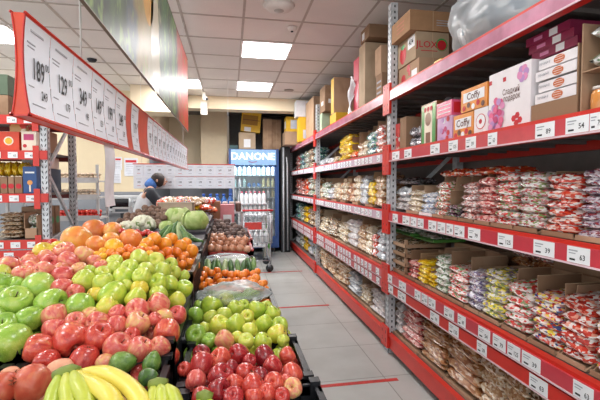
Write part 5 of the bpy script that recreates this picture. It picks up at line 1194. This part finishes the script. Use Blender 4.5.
pome(-24, 380, 34, (0, -.4, .9), 'pomegranate left of the photo edge in the front crate')
AVO = ramp_mat('skin_avocado', [(.25, '35561f'), (.5, '4f7a2c'), (.75, '7a9c44')], 1.6, .4, .25, rnd=.3, bump=.25, fine=(10, '2c4420', .3))
q = MB(); q.lathe([(0, -1), (.4, -.93), (.75, -.66), (.92, -.25), (.88, .2), (.66, .65), (.42, .98), (.2, 1.14), (0, 1.18)], AVO, 18); AV = q.mesh('avocado')
for px, py, w_, d, lb in ((122, 363, 26, (.9, -.1, .15), 'light green avocado lying behind the bananas'), (152, 363, 21, (.2, .5, .9), 'dark green avocado standing at the crate corner'), (148, 377, 20, (.9, -.4, .2), 'green avocado partly under the bananas at right')):
    p, D = surf(px, py, lambda x, y: 1.01); r = w_/2*D/390*.95
    o = link('avocado', AV, None, p); o.scale = (r, r, r); o.rotation_euler = Vector(d).to_track_quat('Z', 'Y').to_euler(); tag(o, lb, 'avocado', 'avocados in the front crate')
    q = MB().tube([(0, 0, 1.15), (0, 0, 1.24)], [.1, .08], STEM, 8).build('stem', o)
BAN = ramp_mat('skin_banana', [(.25, 'd0c440'), (.5, 'e2d050'), (.75, 'ecdc6c')], 3, .42, .15, rnd=.2)
BANG = ramp_mat('skin_banana_green', [(.25, 'a8bc40'), (.6, 'c4c848'), (.8, 'd8d050')], 3, .42, .15, rnd=.2)
BSTEM = mat('banana_stem_green', '7c8c38', .6, var=.2); BTIP = mat('banana_tip_dark', '4c4028', .8)
def spline(pts, n):
    out = []; P4 = [pts[0]*2-pts[1]]+pts+[pts[-1]*2-pts[-2]]
    for i in range(len(pts)-1):
        a, b, c, d = P4[i:i+4]
        for k in range(n):
            t_ = k/n; out.append(.5*((2*b)+(c-a)*t_+(2*a-5*b+4*c-d)*t_*t_+(3*b-a-3*c+d)*t_**3))
    return out+[pts[-1]]
def bunch(stem, bans, label, R=.019):
    base = at(stem[0][0], stem[0][1], D=stem[0][2]); t = thing('banana_bunch', label, 'bananas', base, 0, 'banana bunches in the front crate')
    st = [at(a, b, D=c)-base for a, b, c in stem]
    MB().tube(st, [.012]+[.014]*(len(st)-2)+[.011], BSTEM, 10).build('crown', t)
    for pts in bans:
        g_ = pts[0] == 'g'; pts = pts[1:] if g_ else pts
        pp = spline([at(a, b, D=c)-base for a, b, c in pts], 6); n = len(pp)
        rad = [R*(.42+.58*min(1, (i/n)*3.2)**.8)*(1 if i < n*.8 else max(.28, 1-((i/n-.8)/.2)**2*.75)) for i in range(n)]
        b_ = MB().tube(pp, rad, BANG if g_ else BAN, 7).build('banana', t)
        for p_ in b_.data.polygons: p_.use_smooth = True
        MB().tube([pp[-1], pp[-1]+(pp[-1]-pp[-2]).normalized()*.008], [.006, .004], BTIP, 7).build('tip', b_)
bunch([(56, 376, .885), (62, 372, .885), (72, 370, .885), (77, 371, .88)],
      ['g', 0][:0]+[(80, 373, .875), (98, 370, .87), (116, 372, .845), (133, 383, .82), (147, 402, .78), (150, 424, .75)], 'x') if False else None
bunch([(55, 376, .885), (62, 373, .885), (72, 370, .885), (78, 371, .88)],
      [[(79, 373, .885), (94, 373, .88), (112, 376, .85), (130, 388, .82), (143, 406, .78), (147, 428, .75)],
       [(76, 373, .875), (88, 382, .85), (104, 391, .81), (114, 404, .78), (118, 424, .76)],
       ['g', (73, 373, .87), (78, 384, .84), (86, 398, .81), (90, 420, .78)],
       ['g', (66, 375, .87), (68, 388, .84), (70, 404, .81), (72, 424, .78)],
       ['g', (59, 376, .88), (56, 389, .85), (52, 404, .82), (50, 424, .79)]],
      'big bunch of yellow bananas with green stems at the bottom left')
bunch([(150, 386, .83), (158, 384, .83), (167, 384, .83)], [['g', (153, 387, .825), (154, 398, .80), (152, 416, .77)], ['g', (160, 386, .82), (163, 398, .79), (164, 416, .76)], ['g', (167, 386, .82), (174, 398, .79), (180, 418, .76)]], 'smaller greenish banana bunch, only its stem end seen at the bottom', .015)
bunch([(198, 398, .85), (205, 396, .85), (212, 398, .85)], [['g', (200, 400, .845), (196, 412, .82), (192, 430, .8)], ['g', (209, 400, .845), (212, 412, .82), (213, 430, .8)]], 'banana bunch tip barely seen at the bottom beside the dark apples', .014)

# ------------------------------------------------------------------ vegetables behind the fruit
CAB = ramp_mat('cabbage_leaf', [(.25, '8fae54'), (.5, 'b4c878'), (.75, 'd2dca0')], 1.6, .5, .1, rnd=.2, stretch=(1, 1, 1), bump=.4)
CABL = ramp_mat('cabbage_leaf_pale', [(.3, 'bccc8c'), (.7, 'dde4bc')], 2.5, .5, .1, rnd=.2, bump=.3)
def cabbage(px, py, w_, label, seed, S=None):
    p, D = surf(px, py, S or (lambda x, y: 1.21)); r = w_/2*D/390
    o = MB(); o.ball((0, 0, 0), .93, CABL, 20, 12, (1, 1, .88), .06, seed); c = o.build('cabbage', None, p); c.scale = (r, r, r); tag(c, label, 'cabbage', 'cabbages behind the oranges')
    for k in range(6):
        a = 2*PI*k/6+seed; q = MB(); vs = []; n1, n2 = 8, 10
        for i in range(n1+1):
            el = -.9+1.9*i/n1
            for j in range(n2+1):
                az = a+(j/n2-.5)*1.75*(1-.25*abs(el)); rr_ = 1.0+.03*(k % 3)+.05*noise.noise(Vector((el*3+k, az*3, seed)))+.10*(i/n1)**3*(1 if k % 2 else .3)
                vs.append((rr_*math.cos(el)*math.cos(az), rr_*math.cos(el)*math.sin(az), rr_*.88*math.sin(el)))
        q.add(vs, [(i*(n2+1)+j, i*(n2+1)+j+1, (i+1)*(n2+1)+j+1, (i+1)*(n2+1)+j) for i in range(n1) for j in range(n2)], CAB, True); q.build('leaf', c)
cabbage(178, 218, 25, 'left pale green cabbage behind the zucchini and oranges', 1)
cabbage(195, 221, 25, 'right round green cabbage beside the onion crate', 4)
cabbage(167, 227, 15, 'small pale cabbage tucked left of the two large ones', 6, lambda x, y: 1.2)
CFL = ramp_mat('cauliflower_curd', [(.3, 'cfd2b4'), (.7, 'e6e6d4')], 6, .8, 0, rnd=.2)
CGR = mat('cauliflower_leaf', '8aa468', .6, var=.15)
def cauli(px, py, w_, label, seed):
    p, D = surf(px, py, lambda x, y: 1.2); r = w_/2*D/390*1.25; t = thing('cauliflower', label, 'cauliflower', p, 0, 'cauliflowers behind the grapefruit')
    q = MB(); random.seed(seed)
    for k in range(42):
        el = math.asin(random.uniform(-.1, 1)); az = random.uniform(0, 2*PI); q.ball((r*.75*math.cos(el)*math.cos(az), r*.75*math.cos(el)*math.sin(az), r*.65*math.sin(el)), r*.27, CFL, 8, 6, (1, 1, 1), .2, k)
    q.ball((0, 0, 0), r*.75, CFL, 12, 8); q.build('curd', t)
    q = MB()
    for k in range(7):
        a = 2*PI*k/7; m_ = Matrix.Rotation(a, 4, 'Z'); vs = [m_ @ Vector((r*(.5+.45*math.sin(i*.5)), r*(j-1)*.32*(1-.15*i), r*(-.7+.28*i))) for i in range(5) for j in range(3)]
        q.add(vs, [(i*3+j, i*3+j+1, i*3+j+4, i*3+j+3) for i in range(4) for j in range(2)], CGR, True)
    q.build('leaves', t)
cauli(143, 226, 20, 'white cauliflower behind the largest right grapefruit', 1)
cauli(127, 229, 15, 'cauliflower with greenish leaves left of the white one', 2)
for k, (x, y, w_) in enumerate(((122, 231, 7), (129, 233, 6), (137, 232, 7), (142, 234, 7), (147, 232, 7), (151, 234, 7), (156, 234, 6), (134, 236, 6))):
    p, D = surf(x, y, lambda a, b: 1.205); r = w_/2*D/390; o = link('tomato', ME['tom'][0], None, p); o.scale = (r,)*3; tag(o, f'small red tomato in front of the cauliflowers, {ORD[k]} listed left to right' if False else f'red tomato at the foot of the cauliflowers, {ORD[sorted([122,129,137,142,147,151,156,134]).index(x)]} from left', 'tomato', 'tomatoes at the foot of the cauliflowers')
ZUC = ramp_mat('zucchini_skin', [(.3, '2f5226'), (.5, '44702e'), (.7, '7c9c54')], 3, .4, .2, rnd=.3, stretch=(4, 4, .6))
ZUL = ramp_mat('zucchini_pale_skin', [(.3, '7f9c5c'), (.6, 'a9bd84'), (.8, 'c4d0a4')], 3, .4, .2, rnd=.3, stretch=(4, 4, .6))
q = MB(); q.tube([(0, 0, -1), (.02, 0, -.94), (.04, 0, -.6), (.03, 0, 0), (0, 0, .6), (-.02, 0, .88), (-.02, 0, .95)], [.08, .2, .28, .3, .26, .16, .1], ZUC, 12); ZM = q.mesh('zucchini')
q = MB(); q.tube([(0, 0, -1), (.02, 0, -.94), (.04, 0, -.6), (.03, 0, 0), (0, 0, .6), (-.02, 0, .88), (-.02, 0, .95)], [.08, .2, .28, .3, .26, .16, .1], ZUL, 12); ZM2 = q.mesh('zucchini')
q = MB().tube([(-.02, 0, .93), (-.03, 0, 1.08)], [.06, .075], BSTEM, 7); ZS = q.mesh('stem')
for k, (x, y, l, d, me) in enumerate(((164, 231, .055, (.55, .5, .6), ZM), (169, 231, .065, (.5, .5, .75), ZM), (175, 231, .07, (.15, .5, .9), ZM), (180, 232, .07, (-.15, .5, .9), ZM2), (185, 234, .065, (-.45, .5, .7), ZM), (190, 236, .055, (-.7, .5, .4), ZM), (196, 240, .05, (-.9, .2, .25), ZM), (140, 240, .05, (.9, .3, .1), ZM))):
    p, D = surf(x, y, lambda a, b: 1.2 if x < 190 else 1.14); o = link('zucchini', me, None, p); o.scale = (l,)*3; o.rotation_euler = Vector(d).to_track_quat('Z', 'Y').to_euler(); link('stem', ZS, o)
    tag(o, f'{"pale" if me is ZM2 else "dark green"} zucchini, {ORD[[1,2,3,4,5,6,7,0][k]]} from left behind the oranges', 'zucchini', 'zucchini behind the oranges')
# cucumbers and radishes in the right column
for k, x in enumerate((204, 209, 214, 219, 225, 231, 238, 244, 249, 254)):
    p, D = surf(x, 266-(2 if k > 7 else 0), lambda a, b: .965); o = link('cucumber', ZM2 if k in (1, 4) else ZM, None, p); o.scale = (.062,)*3; o.rotation_euler = Vector((random.uniform(-.2, .2), .75, .5)).to_track_quat('Z', 'Y').to_euler(); link('stem', ZS, o)
    tag(o, f'{"pale" if k in (1,4) else "dark green"} cucumber, {ORD[k]} from left in the row behind the tangerines', 'cucumber', 'row of cucumbers behind the tangerines')
for k in range(10):
    x = -.16+.035*k; o = link('cucumber', ZM, None, (x, 2.55, .905)); o.scale = (.085,)*3; o.rotation_euler = (PI/2, 0, 0); tag(o, 'cucumber lying under the upright row in its crate', 'cucumber', 'lower cucumbers in the crate')
RAD = mat('radish_white', 'e2e4da', .45, var=.04, coat=.2)
q = MB(); q.tube([(-1, 0, 0), (-.8, 0, .02), (0, 0, .03), (.7, 0, .0), (.95, 0, 0)], [.02, .1, .19, .2, .1], RAD, 12); RM = q.mesh('white_radish')
for k, (x, y, z) in enumerate(((-.02, 2.68, .9), (.0, 2.76, .9), (-.01, 2.84, .9), (.02, 2.72, .955), (-.01, 2.8, .96), (0, 2.88, .95))):
    o = link('white_radish', RM, None, (x, y, z)); o.scale = (.15, .13, .13); o.rotation_euler = (0, 0, random.uniform(-.1, .1)); MB().tube([(.93, 0, 0), (1.06, 0, .02)], [.07, .04], BSTEM, 8).build('stem', o)
    tag(o, f'long white radish, {["front lower","middle lower","rear lower","front upper","rear upper","rearmost"][k]} in the pile before the onion crate', 'radish', 'white radishes before the onions')
q = MB(); vs, fs = blob((0, 0, 0), (.15, .09, .03), 7); q.add(vs, fs, FILM, True); tag(q.build('plastic_bag', None, (-.02, 2.8, .975)), 'clear plastic film lying loosely over the white radishes', 'plastic bag')
p = at(234, 294, Z=1.0)
t = thing('produce_bag', 'crumpled clear bag of vegetables between the yellow apples and tangerines', 'plastic bag', (p.x, p.y, .99))
q = MB(); vs, fs = blob((0, 0, .01), (.15, .095, .05), 12, k=.3); q.add(vs, fs, film_mat('cloudy_plastic_film', 'd4dadc', .3, .2), True); q.build('film', t)
q = MB(); q.tube([(-.13, -.02, 0), (-.05, .0, .015), (.03, .02, 0)], [.012, .018, .012], CABL, 8).tube([(.0, -.03, .0), (.08, -.02, .012), (.13, .03, 0)], [.012, .02, .012], mat('sprout_green', '9ab86a', .5), 8).ball((-.1, .02, .0), .03, CAB, 10, 8).ball((.07, .03, .0), .03, SK['yg'], 10, 8); q.build('vegetables', t)
# onions, potatoes, beetroots
ON = ramp_mat('onion_skin', [(.25, 'b0704c'), (.5, 'c88a68'), (.75, 'd9a88a')], 2, .35, .3, rnd=.4, stretch=(3, 3, .5))
q = MB(); q.lathe([(0, -.85), (.25, -.82), (.7, -.6), (1, 0), (.85, .5), (.45, .8), (.18, .98), (.08, 1.25), (0, 1.3)], ON, 14); OM = q.mesh('onion')
POT = ramp_mat('potato_skin', [(.25, '4c3a34'), (.5, '66504a'), (.75, '8a7468')], 3, .7, 0, rnd=.4)
q = MB(); q.ball((0, 0, 0), 1, POT, 12, 8, (1.15, .95, .85), .15, 3, 1.5); PM = q.mesh('potato')
BEET = ramp_mat('kiwi_brown_skin', [(.25, '5a4234'), (.5, '745848'), (.75, '947864')], 3, .7, .05, rnd=.4)
q = MB(); q.ball((0, 0, 0), 1, BEET, 12, 8, (1.12, .95, .92), .06, 5, 1.5); KM = q.mesh('kiwi')
def field(name, me, rws, step, w_, S, label, grp, cat, jit=.8):
    random.seed(len(name)*7)
    for r, (y, xa, xb) in enumerate(rws):
        x = xa+(step/2 if r % 2 else 0); k = 0
        while x <= xb:
            p, D = surf(x+random.uniform(-jit, jit), y+random.uniform(-jit*.6, jit*.6), S); r_ = w_/2*D/390*random.uniform(.9, 1.08)
            o = link(name, me, None, p); o.scale = (r_,)*3; o.rotation_euler = (random.uniform(-.7, .7), random.uniform(-.7, .7), random.uniform(0, 6))
            tag(o, f'{label}, {ORD[k]} from left in the {["farthest","second","third","fourth","fifth","sixth","seventh"][r] if r < len(rws)-1 else "nearest"} row', cat, grp); x += step; k += 1
field('onion', OM, ((237, 206, 226), (240.5, 206, 246), (244.5, 206, 248), (249, 207, 248)), 7.2, 8.6, SR, 'brown onion in the red crate', 'onions in the red crate', 'onion')
field('potato', PM, ((222, 210, 232), (225, 208, 236), (228, 207, 241), (231, 206, 245), (234, 206, 249), (237.5, 226, 250)), 5.6, 6.6, SR, 'dark potato behind the onions', 'potatoes behind the onions', 'potato')
field('kiwi', KM, ((208.5, 146, 160), (211.5, 136, 165), (215, 128, 166), (218.5, 123, 166), (222, 121, 164), (225.5, 124, 160)), 6.2, 7.2, lambda x, y: lerp([(2.5, 1.18), (3.2, 1.21), (4.3, 1.26)], y), 'brown kiwi in the pile behind the cauliflowers', 'kiwis behind the cauliflowers', 'kiwi')
# baskets and packs behind
BSK = mat('basket_pale', 'c8b49a', .6)
x0, x1 = -.74, -.4
t = thing('display_basket', 'pale open basket of orange red snack packs behind the kiwis', 'basket', (x0, 4.25, 1.0))
MB().box(0, .36, 0, .01, 0, .3, BSK).box(0, .36, .34, .35, 0, .3, BSK).box(0, .01, 0, .35, 0, .3, BSK).box(.35, .36, 0, .35, 0, .3, BSK).box(0, .36, 0, .35, -.0, .01, BSK).build('body', t); MB().box(-.008, .368, -.008, .358, .3, .31, mat('basket_rim', 'd8c8b0', .5)).build('rim', t)
tt = thing('display_table', 'low table behind the left crates carrying baskets and snack packs', 'table', (-1.0, 4.22, 0)); MB().box(0, .85, 0, .75, .96, .995, mat('display_table_grey', '5a5854', .6)).build('top', tt)
for x in (.02, .79): 
    for y in (.02, .69): MB().box(x, x+.04, y, y+.04, .0, .96, BLACK).build('leg', tt)
random.seed(31)
for k, (x, y, p_, nm) in enumerate([(-.68+.075*i, 4.35, ('orange', 'tan', 'red', 'redblue')[i % 4], ('orange', 'tan', 'red', 'mixed')[i % 4]) for i in range(4)]+[(-.65+.09*i, 4.5, ('tan', 'orange', 'pinkred')[i % 3], ('tan', 'orange', 'pink')[i % 3]) for i in range(4)]):
    o = link('snack_pack', pillow_mesh(p_, k % 6), None, (x, y, 1.26)); o.scale = (.1, .15, .1); o.rotation_euler = (.3, random.uniform(-.4, .4), random.uniform(-.5, .5)); tag(o, f'{nm} snack pack in the pale basket, {ORD[k % 4]} from left, {"front" if k < 4 else "rear"} row', 'pack', 'snack packs in the pale basket')
for k in range(6):
    o = link('snack_pack', pillow_mesh(('redblue', 'silver', 'orange', 'yellow', 'tan', 'red')[k], k), None, (-.36+.05*(k % 3)+.02, 4.42+.1*(k//3), 1.0+.12+.07*(k//2))); o.scale = (.18, .14, .08); o.rotation_euler = (0, .3, .4*k)
    tag(o, f'{["mixed","silver","orange","yellow","tan","red"][k]} snack pack heaped to the right of the pale basket', 'pack', 'snack packs beside the basket')
# cartons and bottles behind the potatoes
def pk(m, W, D, H): m.flat((D*.5, 0, H*.5), AX, AZ, D*.6, H*.6, WHITE, .001); m.flat((D*.5, 0, H*.85), AX, AZ, D*.8, H*.15, mat('pale_pink_print', 'd88a90', .5), .002); [m.flat((D*.5, 0, H*(.3+.12*j)), AX, AZ, D*.45, .006, GREYINK, .002) for j in range(4)]
zt = .995
tt = thing('display_table', 'plain table behind the potatoes carrying cartons and jars', 'table', (-.33, 4.56, 0)) if False else None
for k, (xa, xb, z1, m_, dc, nm) in enumerate(((-.3, -.2, 1.2, CARD, None, 'plain brown carton left'), (-.195, -.115, 1.3, mat('cocoa_carton', '9a6a4c', .6), None, 'narrow darker brown carton'), (-.11, .05, 1.26, mat('pale_pink_print', 'd88a90', .5), pk, 'pink carton with white price paper'))):
    closed_box(4.6, 4.8, xa, xb, .745, z1, m_, f'{nm} standing behind the potatoes', deco=dc, grp='cartons behind the potatoes', seam=False)
JB = mat('jar_brown', '5c4034', .3, coat=.4)
q = MB(); q.lathe([(0, 0), (.034, 0), (.036, .01), (.036, .09), (.03, .1)], JB, 12); JM = q.mesh('jar'); q = MB(); q.lathe([(.033, .1), (.033, .118), (0, .118)], mat('jar_lid_pale', 'd0b8b0', .4), 12); JL = q.mesh('lid')
tt = thing('bottle_rack', 'low shelf of jars and blue bottles behind the cartons', 'shelf', (-.36, 4.95, 0))
for z in (.8, 1.15): MB().box(0, .52, 0, .4, z-.02, z, mat('stand_white', 'c9c9cc', .5)).build('shelf', tt)
for x in (0, .5):
    for y in (0, .38): MB().box(x, x+.02, y, y+.02, 0, 1.15, mat('stand_white', 'c9c9cc', .5)).build('leg', tt)
for r in range(3):
    for k in range(6):
        o = link('jar', JM, None, (-.31+.083*k, 5.0+.1*r, 1.152)); link('lid', JL, o); tag(o, f'brown jar, {ORD[k]} from left in the {["front","middle","rear"][r]} row behind the cartons', 'jar', 'brown jars behind the cartons')
tt = thing('water_stand', 'dark stand carrying blue water bottles beyond the jars', 'stand', (-.42, 5.5, 0)); MB().box(0, .5, 0, .3, 1.05, 1.08, BLACK).build('top', tt); MB().box(.05, .45, .05, .25, 0, 1.05, BLACK).build('body', tt)
for k in range(5): bottle('blue', -.36+.092*k, 5.6, 1.082, f'blue water bottle, {ORD[k]} from left beyond the jars', 'blue water bottles')

# ------------------------------------------------------------------ person bending at the counter
def skin_obj(name, verts, edges, radii, m, parent=None, sub=2, root=0):
    me = bpy.data.meshes.new(name); me.from_pydata([tuple(v) for v in verts], edges, []); me.materials.append(m)
    o = bpy.data.objects.new(name, me); COL.objects.link(o)
    if parent: o.parent = parent
    s = o.modifiers.new('s', 'SKIN'); s.use_smooth_shade = True
    sv = me.skin_vertices[0].data
    for i, r in enumerate(radii): sv[i].radius = (r, r) if not isinstance(r, tuple) else r; sv[i].use_root = (i == root)
    b = o.modifiers.new('b', 'SUBSURF'); b.levels = b.render_levels = sub; return o
SKIN = mat('skin_tone', 'd0a088', .55); HAIR = mat('dark_hair', '2c221e', .7)
bx, by = -1.27, 5.95
t = thing('person', 'person in blue hood and dark sleeves leaning over the stall with pale vest', 'person', (bx, by, 0), PI/2)
V = []; E = []; R = []
def jn(p, r, par=None):
    V.append(p); R.append(r)
    if par is not None: E.append((par, len(V)-1))
    return len(V)-1
pel = jn((0, 0, .92), (.14, .12)); sp1 = jn((.01, -.02, 1.08), (.13, .11), pel); sp2 = jn((.05, -.06, 1.25), (.15, .11), sp1); ch = jn((.1, -.1, 1.38), (.12, .1), sp2); nk = jn((.13, -.14, 1.46), .05, ch); h1 = jn((.15, -.2, 1.5), .07, nk); h2 = jn((.16, -.23, 1.56), .085, h1); jn((.16, -.23, 1.61), .06, h2)
for s_ in (-1, 1):
    hp = jn((.09*s_, .0, .88), .085, pel); kn = jn((.1*s_, -.02, .48), .06, hp); an = jn((.1*s_, .02, .09), .04, kn); jn((.1*s_, -.1, .04), .035, an)
    sh = jn((.1+.16*s_, -.1+.04*s_, 1.38), .06, ch); el = jn((.18+.17*s_, -.26, 1.17), .045, sh); wr = jn((.24+.13*s_, -.42, 1.08), .03, el); pm = jn((.25+.12*s_, -.48, 1.065), (.035, .018), wr)
    for f in range(4):
        b1 = jn((.235+.12*s_+.012*f, -.53, 1.06), .009, pm); jn((.235+.12*s_+.013*f, -.565+.004*abs(f-1), 1.045), .008, b1)
    th = jn((.21+.12*s_, -.49, 1.055), .01, pm); jn((.2+.12*s_, -.52, 1.045), .009, th)
skin_obj('body', V, E, R, SKIN, t, 2)
c = [(.0, .0, .95), (.01, -.02, 1.08), (.05, -.06, 1.25), (.1, -.1, 1.37)]
skin_obj('vest', c, [(0, 1), (1, 2), (2, 3)], [(.17, .145), (.165, .14), (.18, .14), (.15, .12)], mat('pale_vest', 'c4c8cc', .7), t, 2)
DJ = mat('dark_jacket', '2b3038', .7)
for s_ in (-1, 1): skin_obj('jacket_sleeve', [(.1+.1*s_, -.1+.03*s_, 1.39), (.1+.17*s_, -.1+.04*s_, 1.37), (.18+.17*s_, -.26, 1.17), (.24+.13*s_, -.41, 1.085)], [(0, 1), (1, 2), (2, 3)], [.11, .09, .065, .048], DJ, t, 2)
skin_obj('hood', [(.1, -.1, 1.43), (.13, -.13, 1.52), (.15, -.17, 1.59)], [(0, 1), (1, 2)], [(.13, .1), (.1, .085), (.07, .04)], mat('blue_hood', '3f6fb4', .7), t, 2)
hb = MB(); hb.ball((.155, -.215, 1.56), .1, HAIR, 16, 12, (1, 1.05, 1.08)); hb.build('hair', t)
f_ = MB()
fc = Vector((.165, -.31, 1.54)); f_.ball(fc+Vector((0, .015, 0)), .055, SKIN, 14, 10, (.95, .6, 1.2)).ball(fc+Vector((0, -.03, -.005)), .013, SKIN, 8, 6, (.8, 1, 1.3))
for s_ in (-1, 1): f_.ball(fc+Vector((.022*s_, -.016, .015)), .007, WHITE, 8, 6).ball(fc+Vector((.022*s_, -.022, .015)), .0035, INK, 6, 4).ball((.155+.098*s_, -.22, 1.55), .018, SKIN, 8, 6, (.4, .8, 1.3))
f_.ball(fc+Vector((0, -.016, -.035)), .013, mat('lips', 'a86458', .5), 8, 5, (1.3, .5, .4)); f_.build('face', t)
TR = mat('dark_trousers', '2a2c34', .8)
skin_obj('trousers', [(0, 0, .95), (-.09, 0, .86), (-.1, -.02, .48), (-.1, .02, .12), (.09, 0, .86), (.1, -.02, .48), (.1, .02, .12)], [(0, 1), (1, 2), (2, 3), (0, 4), (4, 5), (5, 6)], [(.165, .14), .1, .075, .06, .1, .075, .06], TR, t, 2)
for s_ in (-1, 1): MB().ball((.1*s_, -.05, .045), .06, BLACK, 12, 8, (.8, 1.9, .75)).build('shoe', t)

# ------------------------------------------------------------------ world and view
wd = bpy.data.worlds.new('world'); SC.world = wd; wd.use_nodes = True; wd.node_tree.nodes['Background'].inputs[0].default_value = (.97, .985, 1, 1); wd.node_tree.nodes['Background'].inputs[1].default_value = 1.5
vs_ = SC.view_settings; vs_.view_transform = 'Standard'; vs_.look = 'None'; vs_.gamma = 1; vs_.exposure = .2; vs_.use_curve_mapping = False
